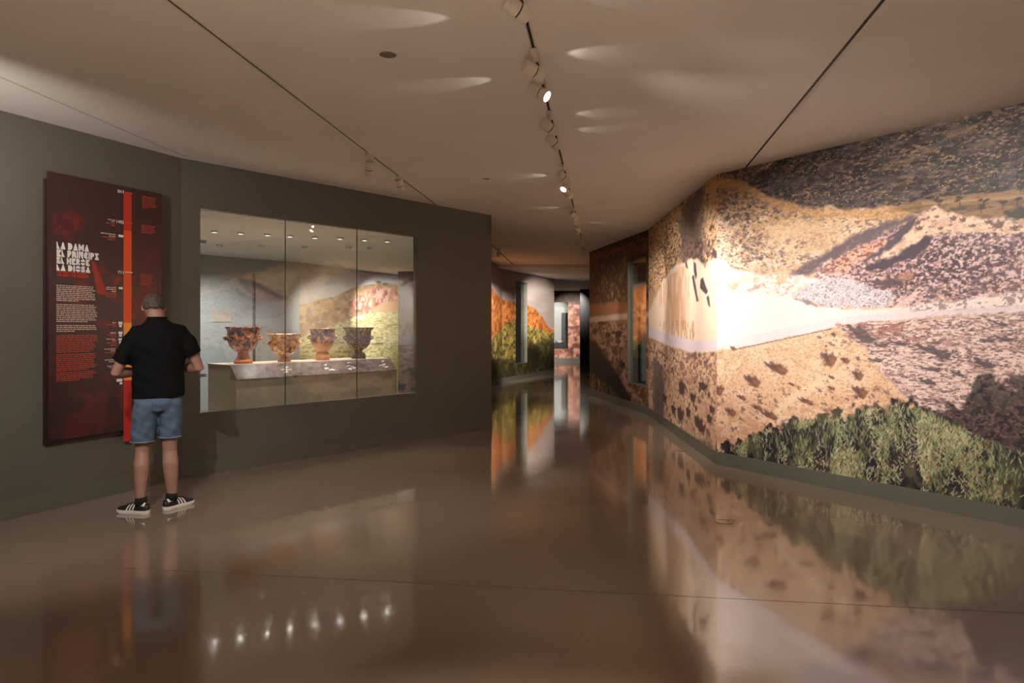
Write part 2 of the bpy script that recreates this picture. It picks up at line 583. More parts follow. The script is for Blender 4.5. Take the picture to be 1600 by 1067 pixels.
# small plinth with pale objects inside the end recess
pl = empty('small_plinth', (ex(872), EY + 0.6, 0)); tag(pl, 'low black plinth inside the opening of the end wall', 'plinth')
bm = bmesh.new(); box(bm, -0.3, 0.38, -0.2, 0.2, 0, 0.78); obj('body', bm, M['black'], pl)
bm = bmesh.new(); box(bm, -0.31, 0.39, -0.21, 0.21, 0.78, 0.80); obj('top', bm, M['black'], pl)
bm = bmesh.new()
lathe(bm, [(0, 0), (0.10, 0), (0.14, 0.03), (0.17, 0.09), (0.18, 0.10), (0.15, 0.09), (0.1, 0.03), (0, 0.025)], 20)
o = obj('pale_bowl', bm, M['print_white'], smooth=True); o.location = (ex(875), EY + 0.6, 0.80)
tag(o, 'small white bowl on the low black plinth of the end opening', 'bowl')

# ------------------------------------------------------------------ picture painting helpers (values stored on the print's own mesh)
def _hash(ix, iy, seed):
    h = (ix.astype(np.int64) * 374761393 + iy.astype(np.int64) * 668265263 + seed * 1442695041) & 0xFFFFFFFF
    h = ((h ^ (h >> 13)) * 1274126177) & 0xFFFFFFFF
    h = h ^ (h >> 16)
    return (h & 0xFFFF) / 65535.0


def vnoise(x, y, seed=0):
    ix = np.floor(x); iy = np.floor(y)
    fx = x - ix; fy = y - iy
    fx = fx * fx * (3 - 2 * fx); fy = fy * fy * (3 - 2 * fy)
    a = _hash(ix, iy, seed); b = _hash(ix + 1, iy, seed); c = _hash(ix, iy + 1, seed); d_ = _hash(ix + 1, iy + 1, seed)
    return (a * (1 - fx) + b * fx) * (1 - fy) + (c * (1 - fx) + d_ * fx) * fy


def fbm(x, y, oct=4, seed=0, gain=0.5):
    s = 0; amp = 1; tot = 0
    for i in range(oct):
        s = s + amp * vnoise(x, y, seed + i * 17); tot += amp
        amp *= gain; x = x * 2.03 + 3.1; y = y * 2.03 + 1.7
    return s / tot


def sstep(a, b, x):
    t = np.clip((x - a) / (b - a), 0, 1)
    return t * t * (3 - 2 * t)


def poly_sd(px, py, pts):
    """signed distance in pixels, positive inside"""
    d2 = np.full(px.shape, 1e18); ins = np.zeros(px.shape, bool)
    n = len(pts)
    for i in range(n):
        x0, y0 = pts[i]; x1, y1 = pts[(i + 1) % n]
        ex_, ey_ = x1 - x0, y1 - y0
        wx, wy = px - x0, py - y0
        t = np.clip((wx * ex_ + wy * ey_) / (ex_ * ex_ + ey_ * ey_ + 1e-9), 0, 1)
        d2 = np.minimum(d2, (wx - t * ex_) ** 2 + (wy - t * ey_) ** 2)
        c = ((y0 <= py) & (py < y1)) | ((y1 <= py) & (py < y0))
        if abs(ey_) > 1e-9:
            ins ^= c & (px < x0 + (py - y0) * ex_ / ey_)
    return np.where(ins, 1, -1) * np.sqrt(d2)


class Canvas:
    def __init__(self, frame, s0, s1, z0, z1, ds, dz, o=0.0, base=(128, 128, 128)):
        self.fr = frame; self.o = o
        self.ns = int(round((s1 - s0) / ds)) + 1; self.nz = int(round((z1 - z0) / dz)) + 1
        self.s = np.linspace(s0, s1, self.ns); self.z = np.linspace(z0, z1, self.nz)
        self.ds = (s1 - s0) / (self.ns - 1); self.dz = (z1 - z0) / (self.nz - 1)
        self.S, self.Z = np.meshgrid(self.s, self.z)
        X = frame.P.x + frame.t.x * self.S + frame.n.x * o
        Y = frame.P.y + frame.t.y * self.S + frame.n.y * o
        self.X, self.Y = X, Y
        self.px = 800 + F * X / Y; self.py = HY - F * (self.Z - CZ) / Y
        self.img = np.empty(self.S.shape + (3,)); self.img[:] = base
        self.rng = np.random.default_rng(11)
        self.clump = 0.0

    def mix(self, a, col):
        col = np.asarray(col, float)
        a = np.clip(a, 0, 1)[..., None]
        self.img = self.img * (1 - a) + col * a

    def warp(self, amp, freq, seed=3):
        return (fbm(self.S * freq, self.Z * freq, 3, seed) - 0.5) * 2 * amp

    def poly(self, pts, col, soft=3.0, amp=6.0, freq=9.0, a=1.0, seed=3):
        d_ = poly_sd(self.px, self.py, pts) + self.warp(amp, freq, seed)
        m = sstep(-soft, soft, d_) * a
        if col is not None: self.mix(m, col)
        return m

    def stamp(self, s, z, rs, rz, col, a=1.0, soft=0.45, tilt=0.0, rough=0.35, seed=0):
        R = max(rs, rz) * 1.6
        i0 = int((s - R - self.s[0]) / self.ds); i1 = int((s + R - self.s[0]) / self.ds) + 2
        j0 = int((z - R - self.z[0]) / self.dz); j1 = int((z + R - self.z[0]) / self.dz) + 2
        i0 = max(i0, 0); j0 = max(j0, 0); i1 = min(i1, self.ns); j1 = min(j1, self.nz)
        if i1 <= i0 or j1 <= j0: return
        S = self.S[j0:j1, i0:i1] - s; Z = self.Z[j0:j1, i0:i1] - z
        c, sn = math.cos(tilt), math.sin(tilt)
        x = (S * c + Z * sn) / rs; y = (-S * sn + Z * c) / rz
        r = np.sqrt(x * x + y * y)
        if rough:
            r = r + (vnoise(x * 2.2 + seed * 7.3, y * 2.2 + seed * 3.1, seed) - 0.5) * 2 * rough
        m = (a * (1 - sstep(1 - soft, 1 + soft * 0.3, r)))[..., None]
        self.img[j0:j1, i0:i1] = self.img[j0:j1, i0:i1] * (1 - m) + np.asarray(col, float) * m

    def pstamp(self, x, y, rx, ry, col, **k):
        """ellipse given by its place in the photograph, sized in photo pixels"""
        s, z = self.fr.hit(x, y, self.o)
        s2, _ = self.fr.hit(x + 1, y, self.o); _, z2 = self.fr.hit(x, y + 1, self.o)
        self.stamp(s, z, rx * abs(s2 - s), ry * abs(z2 - z), col, **k)

    def scatter(self, mask, n, r0, r1, cols, asp=1.0, a=0.85, tilt=0.0, rough=0.4, soft=0.5):
        idx = np.flatnonzero(mask.ravel() > 0.5)
        if len(idx) == 0: return
        pick = self.rng.choice(idx, n)
        dens = vnoise(self.S.ravel()[pick] * 4.0 + n * 0.37, self.Z.ravel()[pick] * 7.0, 31)
        for q, k in enumerate(pick):
            r = r0 + (r1 - r0) * self.rng.random() ** 2
            if self.clump and dens[q] < self.rng.random() * 0.8: continue
            s = self.S.flat[k] + (self.rng.random() - 0.5) * self.ds; z = self.Z.flat[k]
            self.stamp(s, z, r * asp, r, cols[int(self.rng.integers(len(cols)))], a=a * (0.6 + 0.4 * self.rng.random()), tilt=tilt + (self.rng.random() - 0.5) * 0.5, rough=rough, soft=soft, seed=q % 50)

    def blades(self, mask, n, l0, l1, w, cols, lean=0.3, a=0.9):
        idx = np.flatnonzero(mask.ravel() > 0.5)
        if len(idx) == 0: return
        pick = self.rng.choice(idx, n)
        pick = pick[np.argsort(-self.Z.flat[pick])]
        for k in pick:
            l = l0 + (l1 - l0) * self.rng.random()
            th = PI / 2 + (self.rng.random() - 0.5) * 2 * lean
            self.stamp(self.S.flat[k], self.Z.flat[k], l, w * (0.6 + 0.8 * self.rng.random()), cols[int(self.rng.integers(len(cols)))], a=a, tilt=th, rough=0.0, soft=0.5)

    def speckle(self, mask, fs, fz, col, thr=0.55, soft=0.06, a=1.0, seed=5, oct=3):
        n = fbm(self.S * fs, self.Z * fz, oct, seed)
        if self.clump:                       # patchy growth instead of an even sprinkle
            n = n + (fbm(self.S * 2.1 + seed * 1.7, self.Z * 4.2 + seed, 3, seed + 90) - 0.5) * 2 * self.clump
        self.mix(mask * sstep(thr - soft, thr + soft, n) * a, col)

    def build(self, name, material, parent=None, hole=None):
        ns, nz = self.ns, self.nz
        co = np.stack([self.X, self.Y, self.Z], -1).reshape(-1, 3).astype(np.float32)
        j, i = np.meshgrid(np.arange(nz - 1), np.arange(ns - 1), indexing='ij')
        a = (j * ns + i).ravel()
        quads = np.stack([a, a + 1, a + ns + 1, a + ns], -1)
        # face normals towards the room
        e = self.fr.t; nn = Vector((e.y, -e.x))     # normal of (t, +z) winding
        if nn.dot(self.fr.n) > 0: quads = quads[:, ::-1]
        if hole is not None:
            cs = (self.S.ravel()[a] + self.ds / 2); cz = (self.Z.ravel()[a] + self.dz / 2)
            keep = ~((cs > hole[0]) & (cs < hole[1]) & (cz > hole[2]) & (cz < hole[3]))
            quads = quads[keep]
        nf = len(quads)
        me = bpy.data.meshes.new(name)
        me.vertices.add(len(co)); me.vertices.foreach_set('co', co.ravel())
        me.loops.add(nf * 4); me.loops.foreach_set('vertex_index', quads.ravel().astype(np.int32))
        me.polygons.add(nf)
        me.polygons.foreach_set('loop_start', np.arange(0, nf * 4, 4, dtype=np.int32))
        me.polygons.foreach_set('loop_total', np.full(nf, 4, dtype=np.int32))
        me.update(calc_edges=True)
        c = np.clip(self.img, 0, 255).reshape(-1, 3) / 255.0
        c = np.where(c <= 0.04045, c / 12.92, ((c + 0.055) / 1.055) ** 2.4)
        rgba = np.ones((len(co), 4), np.float32); rgba[:, :3] = c
        at = me.attributes.new('print', 'FLOAT_COLOR', 'POINT')
        at.data.foreach_set('color', rgba.ravel())
        me.materials.append(material)
        return link(bpy.data.objects.new(name, me), parent)


# ------------------------------------------------------------------ the desert valley mural on the right wall
M['mural'] = attr_mat('mural print', 0.5, 0.10, 70)


def paint_valley(C):
    px, py, S, Z = C.px, C.py, C.S, C.Z
    one = np.ones(S.shape)
    big = fbm(S * 1.3, Z * 1.3, 4, 2)
    C.img[:] = (212, 176, 134)
    # golden hillside dotted with scrub
    up = 1 - sstep(405, 450, py + C.warp(14, 3))
    C.mix(up * sstep(0.35, 0.65, big), (196, 158, 112))
    C.speckle(up, 12, 22, (232, 202, 158), 0.54, 0.06, 0.8, 8)
    C.speckle(up, 40, 66, (126, 104, 88), 0.56, 0.04, 0.8, 9)
    C.speckle(up * sstep(330, 420, py), 34, 60, (240, 216, 190), 0.55, 0.05, 0.7, 10)
    C.speckle(up * (1 - sstep(285, 330, py)), 30, 56, (112, 92, 76), 0.50, 0.05, 0.75, 21)
    up1 = (up > 0.5) & (px > 1100)
    C.scatter(up1 & (py > 292) & (py < 405) & (px < 1290), 520, 0.008, 0.021, [(98, 86, 80), (84, 72, 68), (120, 100, 88)], asp=1.8, tilt=-0.15)
    C.scatter(up1 & (py > 285) & (py < 420) & (px < 1340), 500, 0.005, 0.010, [(98, 86, 80), (236, 208, 168), (120, 100, 88)], asp=2.0, tilt=-0.15)
    C.poly([(1196, 350), (1250, 340), (1310, 352), (1330, 378), (1290, 395), (1230, 398), (1200, 378)], (226, 192, 144), 10, 8, a=0.75)
    C.speckle((poly_sd(px, py, [(1245, 362), (1310, 362), (1305, 390), (1245, 392)]) > 0) * one, 60, 90, (176, 138, 108), 0.5, 0.06, 0.6, 30)
    C.scatter(up1 & (py > 375) & (py < 432), 330, 0.007, 0.020, [(132, 108, 96), (112, 92, 86), (240, 214, 184)], asp=2.4)
    # dark scrub hill at the top
    hill = [(1171, 288), (1182, 276), (1225, 246), (1300, 200), (1600, 60), (2600, -300), (2600, 210), (1600, 298), (1490, 308), (1400, 322), (1320, 326), (1258, 322), (1212, 309), (1190, 300)]
    m = C.poly(hill, (80, 69, 61), 3, 7, 7)
    C.mix(m * sstep(0.42, 0.6, big) * 0.6, (70, 58, 52))
    C.speckle(m, 20, 56, (132, 110, 84), 0.60, 0.04, 0.75, 12, 4)
    C.speckle(m, 26, 60, (48, 40, 39), 0.55, 0.04, 0.9, 13, 4)
    C.speckle(m, 50, 120, (180, 150, 114), 0.69, 0.04, 0.8, 14, 3)
    C.speckle(m, 6, 12, (102, 92, 92), 0.60, 0.05, 0.5, 15, 3)
    C.scatter(m > 0.7, 900, 0.006, 0.020, [(44, 37, 36), (56, 46, 40), (140, 114, 82), (50, 43, 40), (66, 60, 50)], asp=2.6, a=0.8)
    for (x, y, rx, ry) in ((1245, 285, 26, 10), (1215, 283, 16, 12), (1300, 262, 22, 12), (1345, 318, 26, 6), (1280, 313, 26, 5), (1330, 235, 24, 10)):
        C.pstamp(x, y, rx, ry, (86, 78, 80), a=0.5, rough=0.5, soft=0.7)
    for (x, y, rx, ry) in ((1500, 205, 40, 10), (1480, 190, 30, 7), (1540, 225, 30, 8), (1420, 250, 30, 7)):
        C.pstamp(x, y, rx, ry, (150, 122, 86), a=0.45, rough=0.9, soft=0.8)
    # ochre edge below the dark hill
    m = C.poly([(1114, 280), (1150, 278), (1172, 290), (1200, 308), (1255, 324), (1310, 328), (1405, 324), (1470, 322), (1400, 340), (1300, 342), (1250, 336), (1205, 322), (1170, 300), (1114, 294)], (212, 164, 106), 5, 4, 14, 0.8)
    C.speckle(m, 50, 80, (150, 118, 80), 0.54, 0.05, 0.7, 16)
    m = C.poly([(1125, 268), (1190, 258), (1176, 284), (1140, 279)], (150, 132, 112), 3, 3, 12, 0.8)
    C.speckle(m, 40, 60, (72, 62, 58), 0.52, 0.05, 0.9, 17)
    # terrace with small trees
    m = C.poly([(1395, 326), (1430, 314), (1480, 306), (1600, 299), (2600, 235), (2600, 300), (1600, 332), (1530, 346), (1470, 330), (1440, 336)], (150, 118, 80), 2, 2, 10)
    C.speckle(m, 16, 70, (108, 86, 60), 0.55, 0.05, 0.7, 18)
    C.poly([(1440, 316), (1600, 305), (2600, 240), (2600, 246), (1600, 309), (1440, 321)], (180, 148, 104), 1.5, 1, 10, 0.8)
    for (x, y) in ((1468, 313), (1500, 311), (1533, 322), (1567, 316), (1538, 312), (1590, 312), (1640, 300), (1690, 310)):
        for q in range(5):
            C.pstamp(x + C.rng.uniform(-6, 6), y + C.rng.uniform(-3, 3), 4, 2.2, (62, 54, 44), a=0.85, rough=0.7)
        C.pstamp(x, y + 6, 0.9, 6, (52, 42, 36), a=0.9, rough=0)
    C.pstamp(1500, 326, 16, 5, (84, 74, 62), a=0.9, rough=0.6)
    C.pstamp(1594, 334, 26, 12, (66, 60, 52), a=0.95, rough=0.5)
    # the mound
    mound = [(1262, 442), (1280, 425), (1300, 402), (1340, 380), (1385, 362), (1420, 345), (1440, 332), (1462, 321), (1482, 333), (1520, 342), (1560, 341), (1600, 350), (2600, 380), (2600, 470), (1600, 480), (1390, 482), (1340, 470)]
    m = C.poly(mound, (222, 184, 166), 3, 4, 14)
    C.speckle(m, 16, 26, (180, 136, 118), 0.52, 0.06, 0.7, 20)
    mid = poly_sd(px, py, [(1405, 415), (1430, 395), (1470, 362), (1545, 368), (1600, 380), (1560, 430), (1500, 455), (1420, 455), (1365, 440)])
    C.speckle(m, 38, 52, (100, 76, 78), 0.55, 0.04, 0.85, 22)
    C.speckle(m * sstep(-24, 24, mid), 32, 44, (78, 58, 62), 0.43, 0.05, 0.85, 23)
    C.speckle(m, 50, 66, (238, 208, 190), 0.62, 0.04, 0.8, 24)
    C.scatter((mid > -10), 900, 0.005, 0.014, [(70, 52, 58), (86, 64, 68), (232, 198, 180), (100, 76, 78)], asp=1.5)
    C.scatter((m > 0.5) & (px > 1500), 700, 0.005, 0.012, [(110, 84, 82), (96, 74, 74), (240, 212, 194)], asp=1.8)
    # sunlit ridge and the shadows beside it
    ridge = [(1434, 340), (1448, 330), (1462, 321), (1470, 326), (1476, 331), (1500, 337), (1560, 345), (1604, 350), (1700, 360), (1700, 372), (1600, 366), (1545, 363), (1485, 364), (1448, 369), (1432, 380), (1402, 398), (1368, 407), (1384, 392), (1400, 378), (1412, 372), (1420, 356)]
    rm = C.poly(ridge, (236, 206, 166), 2.5, 5, 22)
    C.speckle(rm, 30, 40, (206, 160, 132), 0.55, 0.05, 0.6, 26)
    C.scatter(rm > 0.5, 60, 0.006, 0.016, [(120, 90, 78), (104, 80, 72), (150, 112, 92)], asp=1.8)
    for (x, y, rx, ry) in ((1490, 342, 6, 5), (1505, 344, 6, 5), (1434, 348, 6, 5), (1437, 357, 7, 4), (1560, 352, 12, 8), (1470, 357, 5, 3), (1520, 353, 7, 3), (1545, 347, 7, 4), (1585, 356, 8, 4)):
        C.pstamp(x, y, rx, ry, (112, 84, 70), a=0.9, rough=0.7)
    C.poly([(1430, 338), (1440, 332), (1426, 352), (1414, 370), (1384, 392), (1362, 405), (1345, 408), (1372, 388), (1400, 362)], (92, 78, 80), 2.5, 5, 18)
    C.poly([(1446, 369), (1462, 370), (1448, 387), (1425, 404), (1400, 414), (1362, 426), (1340, 420), (1370, 408), (1406, 397), (1432, 380)], (80, 66, 70), 3, 5, 18)
    m = C.poly([(1228, 434), (1262, 412), (1300, 388), (1345, 364), (1388, 348), (1432, 336), (1404, 354), (1360, 376), (1315, 396), (1284, 414), (1262, 432)], (102, 88, 88), 4, 6, 14, 0.95)
    C.speckle(m, 40, 60, (150, 122, 108), 0.6, 0.05, 0.6, 29)
    m = C.poly([(1285, 424), (1320, 398), (1380, 374), (1400, 370), (1370, 392), (1340, 410), (1320, 424)], (218, 160, 130), 3, 5, 16)
    C.speckle(m, 34, 56, (120, 84, 72), 0.52, 0.05, 0.85, 25)
    C.speckle(m, 44, 66, (240, 204, 176), 0.6, 0.05, 0.7, 39)
    C.pstamp(1390, 442, 30, 8, (92, 74, 74), a=0.9, rough=0.5)
    C.pstamp(1418, 432, 14, 9, (176, 126, 96), a=0.8, rough=0.7)
    for (x, y, rx, ry) in ((1463, 452, 12, 4), (1455, 464, 9, 4), (1395, 458, 12, 4), (1430, 448, 8, 4), (1535, 452, 12, 5), (1590, 446, 5, 4)):
        C.pstamp(x, y, rx, ry, (110, 92, 92), a=0.8, rough=0.8)
    # pale working ground, road, heap of rubble
    ground = [(1112, 400), (1130, 408), (1150, 421), (1200, 430), (1258, 432), (1290, 440), (1250, 452), (1238, 462), (1275, 477), (1330, 484), (1390, 480), (1480, 470), (1600, 455), (2600, 410), (2600, 470), (1600, 489), (1480, 494), (1400, 501), (1320, 506), (1300, 513), (1220, 531), (1150, 545), (1080, 549), (1040, 537), (1006, 522), (1006, 480), (1060, 470), (1112, 440)]
    m = C.poly(ground, (242, 222, 202), 4, 5, 14)
    C.speckle(m * sstep(1390, 1450, px), 40, 60, (128, 106, 100), 0.58, 0.04, 0.7, 27)
    C.speckle(m * (1 - sstep(440, 470, py)), 20, 30, (214, 184, 156), 0.53, 0.06, 0.6, 28)
    C.scatter((m > 0.5) & (py < 462) & (px < 1240), 120, 0.006, 0.016, [(168, 140, 120), (196, 160, 126)], asp=1.6)
    C.pstamp(1147, 448, 9, 8, (196, 158, 118), a=0.8, rough=0.7)
    C.pstamp(1180, 450, 14, 4, (160, 140, 126), a=0.7, rough=0.8, tilt=0.3)
    C.pstamp(1222, 438, 10, 8, (212, 172, 122), a=0.7, rough=0.7)
    heap = [(1237, 461), (1262, 445), (1300, 433), (1335, 438), (1365, 447), (1392, 455), (1396, 470), (1372, 481), (1320, 481), (1285, 477), (1262, 470)]
    m = C.poly(heap, (206, 194, 184), 2, 5, 20)
    C.scatter(m > 0.5, 1300, 0.004, 0.010, [(124, 114, 114), (240, 230, 220), (228, 214, 204), (136, 126, 124), (244, 236, 228), (108, 100, 102)], asp=1.3, rough=0.5, a=0.75)
    C.poly([(1240, 466), (1262, 468), (1276, 478), (1258, 474)], (124, 112, 112), 2, 3, 18, 0.8)
    C.poly([(1006, 510), (1040, 522), (1080, 533), (1150, 528), (1220, 514), (1300, 497), (1400, 488), (1480, 484), (1600, 476), (2600, 440), (2600, 462), (1600, 487), (1480, 492), (1400, 499), (1300, 510), (1220, 528), (1150, 543), (1080, 548), (1040, 536), (1006, 522)], (230, 210, 200), 2.5, 1.5, 6, 0.9)
    # sunlit sandy slope under the road
    sand = [(1000, 520), (1040, 538), (1080, 550), (1150, 547), (1220, 532), (1310, 510), (1345, 540), (1385, 590), (1436, 640), (1400, 700), (1000, 760)]
    m = C.poly(sand, (228, 188, 144), 2.5, 4, 16)
    C.speckle(m, 7, 9, (238, 204, 164), 0.52, 0.08, 0.7, 31)
    C.speckle(m, 46, 62, (186, 146, 112), 0.58, 0.04, 0.6, 32)
    C.speckle(m * sstep(580, 690, py), 9, 12, (198, 146, 104), 0.5, 0.08, 0.6, 33)
    C.poly([(1196, 666), (1216, 632), (1250, 604), (1290, 590), (1310, 585), (1296, 600), (1256, 618), (1228, 642), (1212, 668)], (240, 208, 164), 4, 4, 12, 0.85)
    sl = (m > 0.5) & (px > 1118)
    C.scatter(sl, 700, 0.0035, 0.008, [(130, 98, 80), (108, 82, 72), (156, 118, 94)], asp=1.7)
    C.scatter(sl & (py > 605), 190, 0.009, 0.024, [(112, 86, 74), (94, 72, 66), (140, 104, 82)], asp=1.5, tilt=-0.5, rough=0.7)
    C.scatter(sl & (px > 1280), 220, 0.006, 0.017, [(118, 90, 80), (142, 106, 86), (92, 74, 70)], asp=1.5, tilt=-0.3, rough=0.7)
    for x in range(1150, 1300, 7):
        C.pstamp(x, 546 - (x - 1150) * 0.215, 4, 1.4, (118, 96, 90), a=0.8, rough=0.8)
    # rubble plain
    plain = [(1308, 509), (1400, 502), (1480, 496), (1600, 489), (2600, 470), (2600, 760), (1560, 680), (1440, 645), (1388, 592), (1346, 540)]
    m = C.poly(plain, (224, 190, 170), 2.5, 5, 14)
    C.speckle(m, 5, 22, (234, 204, 180), 0.50, 0.07, 0.8, 41)
    C.speckle(m, 15, 66, (168, 132, 118), 0.55, 0.05, 0.8, 42)
    C.speckle(m, 34, 96, (108, 86, 84), 0.58, 0.04, 0.8, 43)
    C.speckle(m, 44, 120, (244, 218, 196), 0.62, 0.04, 0.8, 45)
    C.speckle(m * (1 - sstep(515, 560, py)) * (1 - sstep(1400, 1470, px)), 20, 56, (160, 108, 90), 0.5, 0.05, 0.7, 44)
    C.scatter(m > 0.5, 900, 0.004, 0.011, [(92, 74, 74), (116, 92, 86), (240, 212, 188), (150, 118, 100)], asp=2.6)
    for (x, y, rx, ry, t) in ((1405, 537, 18, 4, -.2), (1455, 548, 26, 7, -.25), (1475, 556, 16, 8, 0), (1540, 570, 20, 8, -.35), (1455, 577, 20, 4, -.1), (1497, 585, 14, 4, -.3), (1450, 597, 16, 5, -.2),
                              (1340, 518, 18, 9, -.3), (1352, 530, 20, 9, -.3), (1378, 540, 12, 5, 0), (1570, 530, 18, 5, -.2), (1545, 532, 14, 4, 0), (1370, 563, 14, 4, 0), (1460, 536, 14, 3, 0), (1640, 560, 20, 7, -.2), (1565, 507, 14, 4, -.2)):
        C.pstamp(x, y, rx, ry, (92, 80, 76), a=0.85, rough=0.8, tilt=t)
    # single shrubs on the sand, each with its shadow
    for (x, y, rx, ry) in ((1217, 577, 17, 9), (1178, 597, 12, 10), (1297, 563, 11, 13), (1124, 611, 7, 10), (1342, 588, 8, 9), (1346, 614, 11, 10), (1322, 564, 7, 5), (1146, 545, 4, 4), (1300, 607, 6, 3), (1300, 590, 5, 3), (1238, 601, 5, 2.5), (1143, 645, 8, 7), (1205, 650, 13, 6), (1262, 628, 12, 4), (1185, 638, 9, 4), (1160, 622, 7, 4)):
        C.pstamp(x - rx * 0.8, y - ry * 0.5, rx * 0.7, ry * 0.42, (92, 78, 78), a=0.85, rough=0.3, tilt=-0.5)
        C.pstamp(x, y, rx, ry, (108, 76, 60), a=0.95, rough=0.35, tilt=-0.4)
        C.pstamp(x + rx * 0.35, y + ry * 0.1, rx * 0.5, ry * 0.7, (160, 116, 82), a=0.6, rough=0.8)
    # dark brush on the right of the reeds
    m = C.poly([(1420, 640), (1470, 640), (1500, 632), (1520, 600), (1545, 580), (1572, 606), (1600, 588), (2600, 520), (2600, 980), (1600, 800), (1560, 760), (1500, 690), (1450, 660)], (80, 66, 61), 5, 20, 14)
    C.speckle(m, 34, 40, (50, 42, 42), 0.52, 0.05, 0.9, 51)
    C.speckle(m, 56, 66, (134, 104, 92), 0.62, 0.04, 0.7, 52)
    C.speckle(m * (1 - sstep(600, 660, py)), 26, 34, (104, 98, 84), 0.5, 0.06, 0.7, 53)
    # reed bed along the bottom
    top = np.interp(px, [1000, 1120, 1150, 1200, 1240, 1300, 1340, 1400, 1440, 1480, 1520, 1560, 1600, 1800], [790, 700, 694, 668, 655, 652, 640, 630, 638, 656, 676, 694, 704, 724])
    m = sstep(-6, 6, py - top + C.warp(26, 14, 60))
    C.mix(m, (64, 55, 48))
    C.speckle(m, 16, 12, (42, 36, 39), 0.46, 0.06, 0.95, 61)
    C.speckle(m, 12, 8, (108, 106, 72), 0.58, 0.06, 0.6, 62)
    reed = (py > top + 2) & (px > 1112)
    gre = [(140, 148, 100), (112, 120, 76), (164, 166, 116), (92, 98, 62), (156, 140, 92), (122, 128, 84)]
    lim = sstep(1490, 1600, px) * 0.75 + (1 - sstep(1120, 1190, px)) * 0.4
    rr = C.rng.random(S.shape)
    r1 = reed & (rr > lim)
    C.blades(r1 & (vnoise(S * 6, Z * 3, 71) > 0.5), 1100, 0.02, 0.055, 0.0055, gre, 0.6, 0.7)
    C.scatter(reed, 420, 0.012, 0.045, [(50, 42, 44), (40, 34, 37), (60, 51, 47)], asp=0.8, a=0.9, rough=0.8)
    clump = vnoise(S * 9, Z * 4.5, 77) > 0.5
    C.blades(r1 & clump, 2600, 0.012, 0.038, 0.004, gre + [(190, 196, 148), (178, 172, 122), (194, 158, 110)], 0.9, 0.9)
    C.blades(r1 & (vnoise(S * 10, Z * 5, 78) > 0.62), 1100, 0.010, 0.030, 0.0035, [(206, 208, 162), (188, 196, 142), (210, 190, 140)], 1.0, 0.9)
    C.blades(r1 & (py < top + 50) & (px > 1180), 420, 0.02, 0.05, 0.0045, [(146, 160, 112), (170, 178, 130), (116, 130, 88)], 0.4, 0.85)


